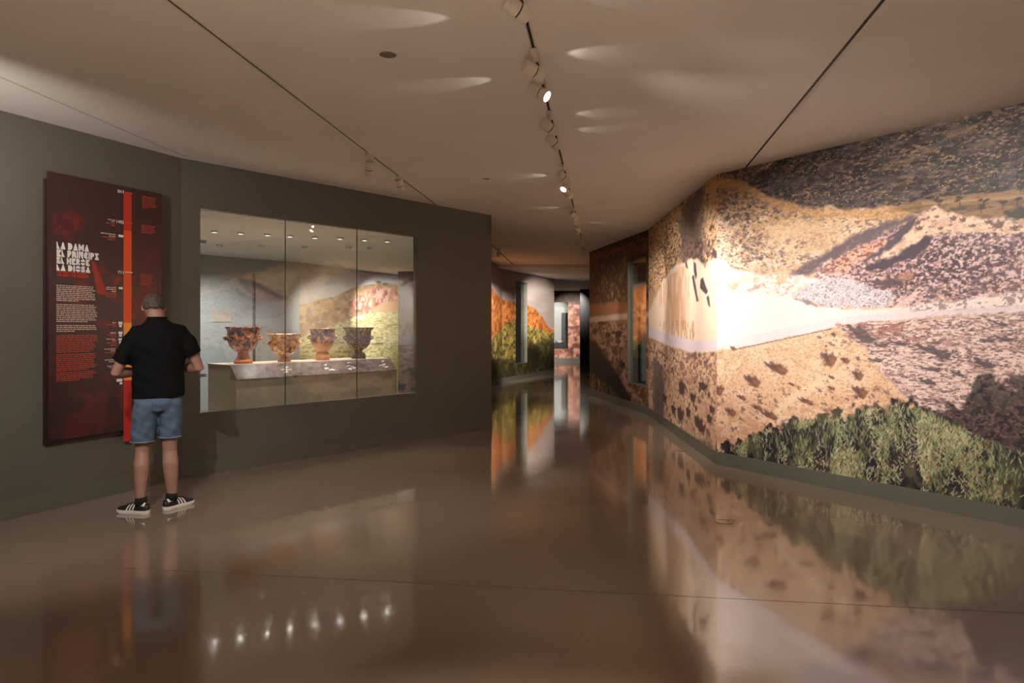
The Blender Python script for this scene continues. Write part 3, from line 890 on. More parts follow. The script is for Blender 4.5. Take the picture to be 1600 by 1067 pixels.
def paint_valley_receding(C):
    px, py, S, Z = C.px, C.py, C.S, C.Z
    one = np.ones(S.shape)
    C.img[:] = (206, 168, 122)
    big = fbm(S * 1.1, Z * 1.3, 3, 4)
    up = 1 - sstep(440, 470, py)
    C.mix(up, (196, 152, 100))
    C.speckle(up, 8, 24, (230, 190, 132), 0.55, 0.05, 0.8, 3)
    C.speckle(up, 16, 52, (92, 72, 60), 0.53, 0.05, 0.85, 4)
    C.speckle(up, 20, 60, (236, 204, 156), 0.62, 0.05, 0.8, 5)
    m = C.poly([(1062, 345), (1072, 318), (1098, 292), (1098, 350), (1092, 400), (1072, 412), (1062, 400)], (96, 84, 78), 8, 10, 5, 0.8)
    C.speckle(m, 13, 30, (134, 112, 88), 0.57, 0.05, 0.8, 6)
    m = C.poly([(1066, 380), (1118, 372), (1118, 412), (1095, 420), (1066, 410)], (130, 102, 86), 3, 5, 3, 0.8)
    C.speckle(m, 14, 26, (70, 54, 52), 0.52, 0.05, 0.8, 7)
    C.speckle(up * sstep(1096, 1104, px), 13, 26, (214, 180, 132), 0.55, 0.05, 0.8, 9)
    C.poly([(1105, 292), (1121, 278), (1121, 296), (1108, 302)], (214, 158, 88), 2, 1, 4)
    C.poly([(1048, 420), (1056, 408), (1052, 440), (1036, 470), (1030, 462)], (96, 82, 82), 2, 2, 4, 0.8)
    # crag and its pale apron
    C.poly([(1006, 500), (1024, 462), (1040, 432), (1056, 412), (1072, 410), (1080, 404), (1092, 405), (1102, 420), (1104, 412), (1114, 402), (1123, 404), (1123, 552), (1080, 550), (1040, 538), (1006, 522)], (240, 212, 176), 2.5, 3, 6)
    C.poly([(1034, 478), (1052, 426), (1072, 414), (1078, 470), (1072, 520), (1040, 520)], (226, 184, 144), 5, 5, 5, 0.7)
    C.speckle((poly_sd(px, py, [(1036, 500), (1085, 500), (1085, 532), (1036, 526)]) > 0) * one, 16, 8, (180, 136, 92), 0.55, 0.05, 0.7, 14)
    C.speckle((poly_sd(px, py, [(1030, 440), (1078, 412), (1078, 510), (1030, 510)]) > 0) * one, 12, 3, (190, 142, 98), 0.55, 0.05, 0.5, 15)
    for pts in ([(1084, 408), (1087, 412), (1088.5, 430), (1087, 436), (1084.5, 425)], [(1095, 437), (1098, 434), (1106, 455), (1103, 460), (1094, 450)], [(1081, 432), (1084, 430), (1090, 462), (1092, 470), (1088, 472)], [(1104, 464), (1107, 462), (1110, 480), (1107, 478)], [(1070, 410), (1073, 408), (1075, 420), (1072, 418)], [(1112, 386), (1118, 392), (1122, 402), (1116, 404)]):
        C.poly(pts, (84, 72, 74), 1.2, 1, 5)
    C.poly([(1006, 505), (1040, 520), (1080, 532), (1123, 530), (1123, 548), (1080, 550), (1040, 538), (1006, 522)], (226, 206, 198), 2, 1, 4)
    low = sstep(-3, 3, py - np.interp(px, [1006, 1040, 1080, 1123], [524, 540, 552, 550]))
    C.mix(low, (226, 186, 142))
    C.speckle(low, 5, 4, (206, 160, 120), 0.5, 0.08, 0.7, 16)
    C.speckle(low, 18, 40, (160, 120, 92), 0.58, 0.05, 0.6, 36)
    C.speckle(low * (1 - sstep(575, 620, py)), 12, 30, (132, 100, 86), 0.57, 0.05, 0.8, 17)
    C.poly([(1022, 560), (1034, 570), (1040, 620), (1036, 660), (1022, 655), (1020, 600)], (104, 92, 84), 3, 4, 3, 0.85)
    C.scatter((low > 0.5), 260, 0.02, 0.05, [(92, 68, 62), (112, 84, 72)], asp=1.5)
    for (x, y, rx, ry) in ((1065, 607, 6, 14), (1063, 648, 6, 14), (1082, 622, 5, 9), (1098, 604, 8, 8), (1052, 640, 4, 8), (1090, 660, 7, 12), (1112, 640, 5, 8), (1075, 645, 4, 10), (1108, 655, 5, 9), (1038, 622, 4, 8), (1095, 668, 7, 10)):
        C.pstamp(x, y, rx, ry, (80, 60, 56), a=0.92, rough=0.4)
    bot = sstep(-6, 10, py - np.interp(px, [1006, 1060, 1123], [640, 676, 690]) + C.warp(8, 3))
    C.speckle(bot, 7, 5, (74, 62, 54), 0.42, 0.08, 0.9, 18)
    C.speckle(bot, 9, 6, (146, 128, 84), 0.6, 0.05, 0.7, 19)
    return


def paint_valley_far(C):
    px, py, S, Z = C.px, C.py, C.S, C.Z
    C.img[:] = (134, 98, 72)
    one = np.ones(S.shape)
    up = 1 - sstep(468, 482, py + C.warp(4, 2))
    C.mix(up, (72, 54, 40))
    C.speckle(up, 10, 14, (124, 90, 52), 0.56, 0.05, 0.85, 3)
    C.speckle(up, 14, 20, (36, 28, 24), 0.52, 0.05, 0.85, 4)
    C.poly([(915, 398), (1015, 372), (1015, 392), (975, 398), (915, 410)], (146, 100, 52), 3, 3, 3, 0.8)
    C.speckle(one * (py < 410), 12, 16, (60, 44, 32), 0.54, 0.05, 0.8, 8)
    C.poly([(915, 480), (1015, 466), (1015, 486), (915, 492)], (136, 84, 58), 3, 3, 3, 0.9)
    C.poly([(915, 497), (960, 491), (1015, 487), (1015, 496), (960, 500), (915, 506)], (182, 150, 132), 2, 1, 3)
    lo = sstep(500, 510, py)
    C.speckle(lo, 7, 12, (170, 128, 106), 0.5, 0.06, 0.9, 9)
    C.speckle(lo, 9, 14, (92, 62, 50), 0.56, 0.05, 0.9, 10)
    for (x, y, rx, ry) in ((929, 518, 3, 5), (950, 523, 5, 5), (966, 522, 6, 6), (940, 505, 8, 3), (972, 570, 5, 8), (958, 520, 3, 3)):
        C.pstamp(x, y, rx, ry, (52, 36, 32), a=0.9)
    C.poly([(915, 530), (930, 532), (945, 552), (965, 585), (985, 625), (985, 660), (950, 640), (915, 580)], (44, 36, 38), 3, 4, 3)
    gr = sstep(-4, 6, py - np.interp(px, [915, 945, 985, 1015], [572, 598, 636, 640]) + C.warp(5, 3))
    C.mix(gr, (92, 76, 46))
    C.speckle(gr, 14, 8, (54, 44, 32), 0.48, 0.06, 0.9, 11)
    C.speckle(gr, 20, 9, (150, 120, 70), 0.6, 0.05, 0.8, 12)


C = Canvas(WR1, -0.0, 3.7, 0.132, ZC, 0.0054, 0.0054)
C.clump = 0.10; paint_valley(C); C.img *= (1.0, 0.99, 1.055); C.build('mural_print', M['mural'], wall_right)
C = Canvas(WR2, 0.0, WR2.L, 0.132, ZC, 0.016, 0.0075)
C.clump = 0.08; paint_valley_receding(C); C.img *= (1.0, 0.99, 1.05); C.build('mural_print', M['mural'], wall_right)
C = Canvas(WR3, 0.0, WR3.L, 0.132, ZC, 0.022, 0.012)
paint_valley_far(C); C.build('mural_print', M['mural'], wall_right, hole=(so0, so1, WRZ0, WRZ1))


# ------------------------------------------------------------------ far murals and the one behind the display window
def paint_dusk(C):
    px, py, S, Z = C.px, C.py, C.S, C.Z
    C.img[:] = (196, 180, 172)
    C.speckle(np.ones(S.shape), 0.6, 5, (176, 156, 146), 0.5, 0.15, 0.6, 2)
    hill = sstep(-1.5, 1.5, py - np.interp(px, [760, 770, 780, 790, 806, 824, 836, 850, 858, 870], [440, 452, 464, 470, 472, 478, 482, 500, 512, 520]) + C.warp(2, 3))
    C.mix(hill, (196, 116, 58))
    C.speckle(hill, 6, 9, (150, 78, 40), 0.54, 0.05, 0.8, 3)
    C.speckle(hill, 9, 12, (226, 160, 92), 0.6, 0.05, 0.7, 4)
    fld = sstep(-1.5, 1.5, py - np.interp(px, [760, 790, 806, 824, 850, 870], [540, 505, 500, 508, 516, 522]) + C.warp(4, 2))
    C.mix(fld, (146, 126, 64))
    C.speckle(fld, 5, 9, (196, 168, 88), 0.58, 0.05, 0.8, 5)
    C.speckle(fld, 6, 12, (76, 70, 38), 0.54, 0.05, 0.8, 6)
    drk = sstep(-3, 5, py - np.interp(px, [760, 806, 830, 870], [562, 560, 536, 528]) + C.warp(5, 2))
    C.mix(drk, (62, 54, 34))
    C.speckle(drk, 6, 7, (104, 92, 52), 0.56, 0.06, 0.7, 7)


M['mural_far'] = attr_mat('far mural print', 0.5, 0.08, 40)
C = Canvas(WF0, 0.8, WF0.L, 0.13, 3.04, 0.03, 0.02); paint_dusk(C); C.build('mural_print', M['mural_far'], wall_far)
C = Canvas(WF1, 0.0, WF1.L, 0.13, 3.02, 0.03, 0.02); paint_dusk(C); C.build('mural_print', M['mural_far'], wall_far, hole=(fs0, fs1, FZ0, FZ1))


def paint_hill(C):
    px, py, S, Z = C.px, C.py, C.S, C.Z
    C.img[:] = (222, 222, 224)
    C.mix(1 - sstep(470, 560, px), (196, 182, 170))
    ht = np.interp(px, [460, 480, 500, 520, 545, 560, 575, 592, 610, 630], [478, 474, 468, 466, 452, 447, 444, 442, 444, 446]) + C.warp(2, 2)
    h = sstep(-1, 1, py - ht)
    C.mix(h, (186, 150, 110))
    C.speckle(h, 5, 9, (154, 124, 100), 0.52, 0.07, 0.7, 2)
    C.speckle(h, 7, 12, (212, 178, 136), 0.58, 0.05, 0.7, 3)
    red = sstep(-3, 4, poly_sd(px, py, [(545, 480), (558, 462), (575, 452), (600, 449), (630, 448), (630, 484), (595, 490), (560, 492)]))
    C.mix(red, (206, 138, 116))
    C.speckle(red, 9, 7, (172, 100, 86), 0.53, 0.05, 0.75, 5)
    C.speckle(red, 13, 10, (242, 206, 188), 0.56, 0.05, 0.75, 6)
    C.poly([(575, 484), (600, 472), (630, 470), (630, 490), (590, 488)], (222, 176, 140), 2, 2, 3)
    fl = sstep(-1, 1, py - np.interp(px, [460, 510, 530, 560, 590, 630], [530, 512, 505, 494, 488, 487]) + C.warp(1, 2))
    C.mix(fl, (224, 210, 156))
    C.mix(fl * (1 - sstep(0, 12, py - np.interp(px, [510, 530, 560, 590, 630], [512, 505, 494, 488, 487]))), (232, 222, 178))
    C.speckle(fl, 4, 16, (196, 178, 118), 0.54, 0.06, 0.8, 7)
    C.speckle(fl, 9, 34, (146, 132, 86), 0.6, 0.05, 0.7, 8)
    C.speckle(fl, 10, 30, (240, 228, 184), 0.6, 0.05, 0.7, 18)
    C.mix(fl * sstep(530, 570, py) * sstep(600, 625, px), (138, 142, 84))
    C.pstamp(592, 441, 5, 2.5, (112, 92, 80), a=0.95, rough=0.5); C.pstamp(603, 444, 4.5, 3, (122, 96, 82), a=0.95, rough=0.5)
    for (x, y, rx, ry) in ((498, 473, 3, 2), (528, 483, 6, 3), (590, 537, 12, 2), (560, 486, 6, 3)):
        C.pstamp(x, y, rx, ry, (110, 88, 78), a=0.8, rough=0.5)


C = Canvas(WB1, 0.0, WB1.L, 0.05, NZ, 0.025, 0.015, o=-0.004); paint_hill(C); C.build('mural_print', M['mural_far'], wall_niche2)


def paint_pink(C):
    S, Z = C.S, C.Z
    one = np.ones(S.shape)
    C.img[:] = (176, 122, 100)
    C.speckle(one, 3, 4, (128, 78, 62), 0.5, 0.07, 0.8, 2)
    C.speckle(one, 6, 8, (206, 160, 136), 0.57, 0.05, 0.7, 3)
    C.speckle(one, 5, 6, (82, 50, 44), 0.57, 0.05, 0.8, 4)
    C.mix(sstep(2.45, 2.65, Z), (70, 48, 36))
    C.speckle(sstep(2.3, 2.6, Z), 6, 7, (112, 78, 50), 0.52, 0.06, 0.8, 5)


WE = WallFrame((0.5, EY), (5.0, EY))
C = Canvas(WE, 0.0, 4.4, 0.16, 3.02, 0.04, 0.04); paint_pink(C); C.build('mural_print', M['mural_far'], wall_end, hole=(ex0 - 0.5, ex1 - 0.5, ezb, ezt))

# ------------------------------------------------------------------ ceiling tracks and spotlights
tk0 = ceil_pt(815, 0); tk1 = ceil_pt(912, 385)
tdir = (tk1 - tk0).normalized()
def track_at(Y):
    return Vector((tk0.x + (Y - tk0.y) * tdir.x / tdir.y, Y, ZC))

def lighting_track(a, b, label, wide=0.034, flange=True, slot=None):
    d_ = (b - a).normalized(); p_ = Vector((-d_.y, d_.x, 0))
    root = empty('lighting_track', (a + b) / 2)
    tag(root, label, 'light track')
    def strip(name, off0, off1, z0, z1, m_):
        bm = bmesh.new()
        prism(bm, [tuple((q - root.location)[:2]) for q in (a + p_ * off0, b + p_ * off0, b + p_ * off1, a + p_ * off1)], z0 - ZC, z1 - ZC)
        return obj(name, bm, m_, root)
    h = wide / 2
    strip('slot', -h * 0.5, h * 0.5, ZC - 0.003, ZC + 0.002, slot or M['black'])
    if flange:
        strip('flange', -h, -h * 0.5, ZC - 0.006, ZC + 0.002, M['white'])
        strip('flange', h * 0.5, h, ZC - 0.006, ZC + 0.002, M['white'])
    return root

lighting_track(track_at(2.0), track_at(14.6), 'long pale ceiling track with dark slot carrying a row of spotlights')
la = ceil_pt(265, 0); lb = ceil_pt(682, 320); ld = (lb - la).normalized()
lighting_track(la - ld * 1.6, lb, 'thin brown ceiling track above the display window wall', 0.03, True, M['brown_slot'])
ra = ceil_pt(1380, 0); rb = ceil_pt(1165, 262); rd = (rb - ra).normalized()
lighting_track(ra - rd * 1.4, rb, 'thin black ceiling slot running into the big valley mural', 0.034, False)
fa = ceil_pt(770, 384); fb = ceil_pt(806, 417); 
lighting_track(fa - (fb - fa).normalized() * 2, fb, 'short dark ceiling track in front of the dusk mural', 0.05, False)

def can_parts(root, hinge, aim, lens_mat, scale=1.0, pre=''):
    """cylindrical spotlight head hanging at `hinge` (local to root), pointing along aim"""
    aim = Vector(aim).normalized()
    R = aim.to_track_quat('Z', 'Y').to_matrix().to_4x4()
    T = Matrix.Translation(hinge) @ R @ Matrix.Scale(scale, 4)
    def part(name, prof, m_, par=root):
        bm = bmesh.new(); lathe(bm, prof, 24); bm.transform(T); return obj(name, bm, m_, par, smooth=False)
    r = 0.040
    part('rear_housing', [(0, -0.075), (r * 0.9, -0.075), (r, -0.068), (r, -0.004), (r * 0.9, 0.0), (0, 0.0)], M['white'])
    part('neck_ring', [(0, -0.004), (r * 0.86, -0.004), (r * 0.86, 0.010), (0, 0.010)], M['black'])
    f = part('front_housing', [(0, 0.006), (r * 0.92, 0.006), (r, 0.010), (r, 0.056), (r * 0.93, 0.060), (r * 0.86, 0.058), (r * 0.84, 0.040), (0, 0.040)], M['white'])
    part('lens', [(0, 0.042), (r * 0.82, 0.042), (r * 0.80, 0.046), (0, 0.047)], lens_mat, root)
    return T @ Vector((0, 0, 0.075))

WARM = (1.0, 0.93, 0.85)
def track_spot(p, target, label, group=None, lit=False, power=0, size=50, blend=0.7, color=WARM, drop=0.12, yaw=None):
    root = empty('track_spotlight', p, math.atan2(tdir.y, tdir.x) - PI / 2)
    tag(root, label, 'spotlight', group)
    rinv = Matrix.Rotation(-root.rotation_euler.z, 3, 'Z')
    bm = bmesh.new(); box(bm, -0.018, 0.018, -0.075, 0.075, -0.038, -0.006)
    bmesh.ops.bevel(bm, geom=bm.edges[:], offset=0.004, segments=1, affect='EDGES')
    obj('adapter', bm, M['white'], root)
    bm = bmesh.new(); tube(bm, [(0, 0, -0.03), (0, 0, -drop + 0.02)], 0.009, 8); obj('stem', bm, M['white'], root)
    hinge = Vector((0, 0, -drop))
    aim = Vector(target) - (Vector(p) + hinge)
    al = rinv @ aim
    tip = can_parts(root, hinge, al, M['lens'] if lit else M['lens_dim'])
    tip_w = Vector(p) + Matrix.Rotation(root.rotation_euler.z, 3, 'Z') @ tip
    if power:
        spot('spot_lamp', tip_w, target, power, size, blend, color)
    return root

def wp(frame, x, y): 
    s, z = frame.hit(x, y); return frame.pos(s, z)

PW = 1.0
GM = 'spotlights on the middle track'
LMID = 'white cylindrical spotlight on the middle ceiling track, turned towards the big valley mural'
LFAR = 'white cylindrical spotlight on the far stretch of the middle ceiling track'
def tp(Y): return track_at(Y) - Vector((0, 0, 0.0))
GF = 'far spotlights on the middle track'
track_spot(tp(3.27), wp(WR1, 1535, 545), 'white spotlight standing alone on the middle track, aimed at the rubble plain', GM, False, 370 * PW, 62, 0.9)
track_spot(tp(4.05), wp(WR1, 1400, 440), 'white spotlight on the middle track beside the lit one, aimed at the mound', GM, False, 135 * PW, 60, 0.9)
track_spot(tp(4.42), (3.0, 3.0, 0.9), 'lit white spotlight on the middle track, glowing lens turned away from the murals', GM, True, 60 * PW, 50, 0.9)
track_spot(tp(5.20), wp(WR1, 1230, 490), 'white spotlight on the middle track, first of the pair beyond the lit one', GM, False, 140 * PW, 60, 0.9)
track_spot(tp(5.62), wp(WR1, 1150, 520), 'white spotlight on the middle track, second of the pair beyond the lit one', GM, False, 140 * PW, 60, 0.9)
track_spot(tp(6.90), wp(WR2, 1095, 500), 'white spotlight on the middle track just before the one facing the display window', GF, False, 260 * PW, 70, 0.9)
track_spot(tp(7.33), (-1.4, 5.4, 0.0), 'lit white spotlight on the middle track, glowing lens turned to the display window', GF, True, 60 * PW, 55, 0.9)
track_spot(tp(7.75), wp(WR2, 1050, 500), 'white spotlight on the middle track just after the one facing the display window', GF, False, 180 * PW, 70, 0.9)
for Y, tg, pw, lb_ in ((9.3, wp(WR2, 1020, 500), 150, 'white spotlight first in the far trio of the middle track'),
                       (10.0, wp(WF1, 842, 480), 0, 'white spotlight in the centre of the far trio of the middle track'),
                       (10.6, wp(WR3, 950, 520), 120, 'white spotlight last in the far trio of the middle track'),
                       (12.2, wp(WR3, 940, 520), 90, 'white spotlight last but one on the middle track by the dark mural'),
                       (13.4, wp(WF1, 843, 492), 5000, 'white spotlight at the far end of the middle track by the dark mural')):
    track_spot(tp(Y), tg, lb_, GF, False, pw * PW, 19 if Y > 13 else 55, 0.8)
# left track
def ltp(Y): return Vector((la.x + (Y - la.y) * ld.x / ld.y, Y, ZC))
track_spot(ltp(6.42), wp(WL1, 560, 560) + Vector((0, 0, -0.9)), 'white spotlight on the brown track by the display window, longer drop', None, False, 10 * PW, 60, 0.9, drop=0.15)
track_spot(ltp(7.42), wp(WL1, 700, 560), 'white spotlight nearest the wall end of the brown track', None, False, 6 * PW, 60, 0.9, drop=0.09)
track_spot(ltp(2.2), (-3.1, 5.0, 0.5), 'added unseen fill spotlight on the brown track aimed before the red panel', None, False, 230 * PW, 58, 1.0)  # added out of view to brighten the floor along the left wall
track_spot(ltp(2.7), (-1.2, 6.2, 0.0), 'added unseen fill spotlight on the brown track aimed at the floor before the display window', None, False, 150 * PW, 58, 1.0)  # added out of view as fill for the middle floor and ceiling
track_spot(tp(2.5), (0.1, 4.6, 0.0), 'added unseen fill spotlight at the near end of the middle track aimed at the open floor', None, False, 50 * PW, 58, 1.0)  # added out of view as fill for the open floor
# spotlight on the short far track
fp = ceil_pt(779, 388)
track_spot(fp, wp(WF1, 780, 520), 'small lit spotlight on the short track by the dusk mural', None, True, 2000 * PW, 34, 0.8, drop=0.12)

# panel and corridor lamps without fixtures, and added fill behind the viewer
spot('panel_lamp', (-3.5, 3.0, 2.6), wp(WL0, 10, 235), 130 * PW, 70, 1.0, (1, 0.96, 0.9))
spot('panel_lamp', (-3.6, 3.1, 3.0), wp(WL0, 110, 440), 90 * PW, 64, 0.9, (1, 0.95, 0.86))
for (x, y) in ((-1.1, 0.4), (-0.2, 0.7), (0.7, 0.3), (-0.4, -1.4), (-2.2, -1.2)):  # added unseen fill; its bounce off the floor brightens the ceiling
    spot('rear_fill', (x, y, 3.05), (x, y + 0.1, 0), 900 * PW, 74, 0.9, WARM)
spot('corridor_lamp', (0.6, 15.6, 3.0), (0.7, 16.0, 0), 60 * PW, 100, 0.9, WARM)
spot('end_lamp', (2.5, 26.5, 2.9), (2.6, 29, 1.3), 500 * PW, 70, 0.9, WARM)
spot('end_lamp', (2.0, 29.3, 2.9), (2.0, 30.2, 1.9), 90 * PW, 80, 0.9, (1, 0.95, 0.86))

# helper spots standing in for light escaping sideways from the heads onto the ceiling
for Y, side, pw in ((3.27, 1, 1.3), (4.05, 1, 1.3), (5.2, 1, 0.8), (5.62, 1, 0.7), (7.33, -1, 1.2), (6.9, -1, 1.0), (9.3, -1, 0.8), (10.6, 1, 0.8)):
    q = tp(Y) + Vector((side * 0.06, 0.0, -0.10))
    spot('ceiling_glow_helper', q, q + Vector((side * 1.0, 0.12, 0.22)), pw * PW, 48, 0.5, WARM, 0.01)

for Y, tx, ty, pw in ((3.6, -0.80, 3.62, 4.5), (4.42, -0.38, 4.58, 3)):  # added spots imitate patches of light reflected onto the ceiling
    q = tp(Y) + Vector((-0.06, 0.0, -0.13))
    spot('ceiling_glow_helper', q, (tx, ty, ZC), pw * PW, 24, 0.4, WARM, 0.008)

# ------------------------------------------------------------------ ceiling discs and floor sockets
def disc(p, r, label, up):
    root = empty('ceiling_speaker' if not up else 'floor_socket', p)
    tag(root, label, 'speaker' if not up else 'floor socket')
    s = 1 if up else -1
    bm = bmesh.new(); lathe(bm, [(r * 0.86, 0.0), (r * 0.86, s * 0.004), (r, s * 0.004), (r, 0.0)], 32); obj('rim', bm, M['brass'] if up else M['ceiling'], root)
    bm = bmesh.new(); lathe(bm, [(0, 0.0), (0, s * 0.002), (r * 0.86, s * 0.002), (r * 0.86, 0)], 32); obj('cover' if up else 'grille', bm, M['floor'] if up else mat('grey grille', (120, 112, 102), 0.6), root)
disc(ceil_pt(606, 85), 0.06, 'round grey ceiling speaker between the brown track and middle track', False)
disc(ceil_pt(760, 279), 0.045, 'small flat ceiling disc near the wall end by the display window', False)
disc(floor_pt(1130, 815), 0.063, 'round floor socket with brass rim before the big valley mural', True)
disc(floor_pt(515, 793), 0.05, 'round floor socket before the display window', True)
disc(floor_pt(1062, 704), 0.06, 'round floor socket beside the receding mural bend', True)

# ------------------------------------------------------------------ red information panel
PO = -0.05
def ps(x, y): return WL0.hit(x, y, PO)
sA, zT = ps(75.5, 267); sB, _ = ps(252.5, 307)
zB = ps(75, 690)[1]
panel = empty('information_panel', WL0.pos((sA + sB) / 2, zB, 0)); tag(panel, 'tall dark red timeline panel with white title on the olive wall', 'panel')
bm = bmesh.new(); WL0.box(bm, sA - 0.012, sB + 0.012, zB - 0.03, zT - 0.06, -0.03, 0.0); world_child(obj('back_board', bm, M['board_edge']), panel)
bm = bmesh.new(); WL0.box(bm, sA, sB, zB, zT, PO, -0.03); world_child(obj('board', bm, M['board_edge']), panel)

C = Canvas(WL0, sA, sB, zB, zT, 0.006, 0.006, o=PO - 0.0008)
px, py, S, Z = C.px, C.py, C.S, C.Z
one = np.ones(S.shape)
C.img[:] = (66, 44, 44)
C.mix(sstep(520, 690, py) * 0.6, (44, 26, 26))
C.mix((1 - sstep(0.0, 0.07, np.abs(px - 225) / 400)) * sstep(330, 420, py) * (1 - sstep(520, 600, py)) * 0.45, (120, 28, 24))
C.mix(sstep(207, 215, px) * 0.35, (70, 22, 20))
blot = 1 - sstep(0.6, 1.15, np.sqrt(((px - 107) / 24) ** 2 + ((py - 352) / 26) ** 2) + (fbm(S * 14, Z * 14, 3, 9) - 0.5) * 0.8)
C.mix(blot * 0.55, (150, 44, 40))
C.speckle(blot, 22, 22, (74, 36, 36), 0.52, 0.05, 0.7, 3)
wob = fbm(S * 3, Z * 3, 3, 15)
for (cx_, cy_, r, wd, a_) in ((168, 470, 46, 6, .5), (150, 560, 60, 5, .4), (190, 450, 26, 5, .5), (110, 620, 45, 5, .3), (85, 510, 22, 5, .35), (230, 430, 26, 7, .35), (160, 640, 34, 7, .35), (140, 420, 24, 5, .3)):
    rr = np.sqrt((px - cx_) ** 2 + ((py - cy_) * 0.9) ** 2) + (wob - 0.5) * 70
    C.mix((1 - sstep(wd * 0.5, wd, np.abs(rr - r))) * a_ * 0.75 * sstep(0.3, 0.6, fbm(S * 6, Z * 6, 3, 31)), (146, 36, 32))
C.poly([(142, 405), (150, 412), (163, 448), (166, 462), (152, 458), (147, 435)], (190, 48, 32), 2, 2, 12, 0.75)
C.poly([(178, 440), (186, 430), (190, 434), (183, 446), (181, 460), (176, 458)], (160, 40, 34), 2, 2, 12, 0.6)
C.poly([(150, 610), (165, 605), (172, 640), (160, 680), (150, 680)], (96, 40, 26), 4, 4, 8, 0.5)
C.poly([(105, 650), (135, 635), (150, 660), (130, 690), (100, 690)], (104, 26, 26), 6, 6, 8, 0.5)
C.mix((1 - sstep(0.5, 1.5, np.sqrt(((px - 235) / 20) ** 2 + ((py - 478) / 40) ** 2))) * 0.4, (140, 30, 26))
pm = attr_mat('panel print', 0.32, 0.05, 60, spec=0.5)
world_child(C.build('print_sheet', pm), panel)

def pbox(name, s0, s1, z0, z1, m_, o=PO - 0.0012):
    bm = bmesh.new(); WL0.box(bm, min(s0, s1), max(s0, s1), min(z0, z1), max(z0, z1), o, o + 0.0012)
    return world_child(obj(name, bm, m_), panel)
b0, _ = ps(193, 400); b1, _ = ps(205.5, 400)
zs = [ps(199, y)[1] for y in (302, 360, 504, 593, 689)]
b1b = ps(202.5, 600)[0]
pbox('timeline_bar', b0, b1, zs[1], zs[0], M['bar_red'])
pbox('timeline_bar', b0, b1, zs[2], zs[1], M['bar_orange'])
pbox('timeline_bar', b0, b1, zs[3], zs[2], M['bar_yellow'])
pbox('timeline_bar', b0, b1, zs[4], zs[3], M['bar_crimson'])
for y, m_ in ((300, 'bar_orange'), (347, 'bar_orange'), (425, 'print_white'), (594, 'bar_yellow')):
    s0, z0 = ps(195, y); s1, _ = ps(207, y); pbox('tick', s0, s1, z0 - 0.003, z0 + 0.003, M[m_], PO - 0.002)

# title in a geometric display face, drawn as outlines
GLY = {
 'A': (0.90, [[(0, 0), (0.36, 1), (0.54, 1), (0.90, 0)]]),
 'L': (0.62, [[(0, 0), (0, 1), (0.16, 1), (0.34, 0.36), (0.62, 0.0)]]),
 'D': (0.86, [[(0, 0), (0, 1), (0.42, 1), (0.70, 0.86), (0.86, 0.5), (0.70, 0.14), (0.42, 0)]]),
 'M': (1.02, [[(0, 0), (0, 1), (0.26, 1), (0.51, 0.62), (0.76, 1), (1.02, 1), (1.02, 0), (0.72, 0), (0.72, 0.34), (0.51, 0.10), (0.30, 0.34), (0.30, 0)]]),
 'E': (0.80, [[(0, 1), (0.78, 1), (0.78, 0.72), (0.44, 0.72), (0.60, 0.5), (0.44, 0.28), (0.80, 0.28), (0.80, 0), (0, 0), (0.26, 0.5)]]),
 'P': (0.74, [[(0, 0), (0, 1), (0.46, 1), (0.70, 0.88), (0.74, 0.66), (0.62, 0.44), (0.28, 0.38), (0.28, 0)]]),
 'R': (0.80, [[(0, 0), (0, 1), (0.46, 1), (0.70, 0.88), (0.74, 0.66), (0.60, 0.46), (0.82, 0), (0.50, 0), (0.30, 0.36), (0.26, 0)]]),
 'I': (0.28, [[(0, 0), (0, 1), (0.28, 1), (0.28, 0)]]),
 'N': (0.86, [[(0, 0), (0, 1), (0.26, 1), (0.60, 0.46), (0.60, 1), (0.86, 1), (0.86, 0), (0.60, 0), (0.26, 0.54), (0.26, 0)]]),
 'C': (0.80, [[(0.80, 0.30), (0.66, 0), (0.36, 0), (0.10, 0.16), (0, 0.5), (0.10, 0.84), (0.36, 1), (0.66, 1), (0.80, 0.70), (0.52, 0.66), (0.38, 0.62), (0.34, 0.38), (0.52, 0.34)]]),
 'H': (0.86, [[(0, 0), (0.10, 0.5), (0, 1), (0.30, 1), (0.36, 0.62), (0.50, 0.62), (0.56, 1), (0.86, 1), (0.76, 0.5), (0.86, 0), (0.56, 0), (0.50, 0.38), (0.36, 0.38), (0.30, 0)]]),
 'O': (0.96, [[(0.48 + 0.48 * math.cos(t), 0.5 + 0.5 * math.sin(t)) for t in [PI * (0.06 + 0.88 * k / 7) for k in range(8)]] + [(0.48 + 0.20 * math.cos(t), 0.53 + 0.18 * math.sin(t)) for t in [PI * (0.94 - 0.88 * k / 7) for k in range(8)]],
              [(0.48 + 0.48 * math.cos(-t), 0.5 + 0.5 * math.sin(-t)) for t in [PI * (0.06 + 0.88 * k / 7) for k in range(8)]] + [(0.48 + 0.20 * math.cos(-t), 0.47 + 0.18 * math.sin(-t)) for t in [PI * (0.94 - 0.88 * k / 7) for k in range(8)]]]),
 'S': (0.76, [[(0, 0), (0.50, 0), (0.76, 0.16), (0.76, 0.42), (0.50, 0.60), (0.34, 0.72), (0.72, 0.72), (0.72, 1), (0.22, 1), (0, 0.84), (0, 0.60), (0.26, 0.44), (0.42, 0.28), (0, 0.28)]]),
}
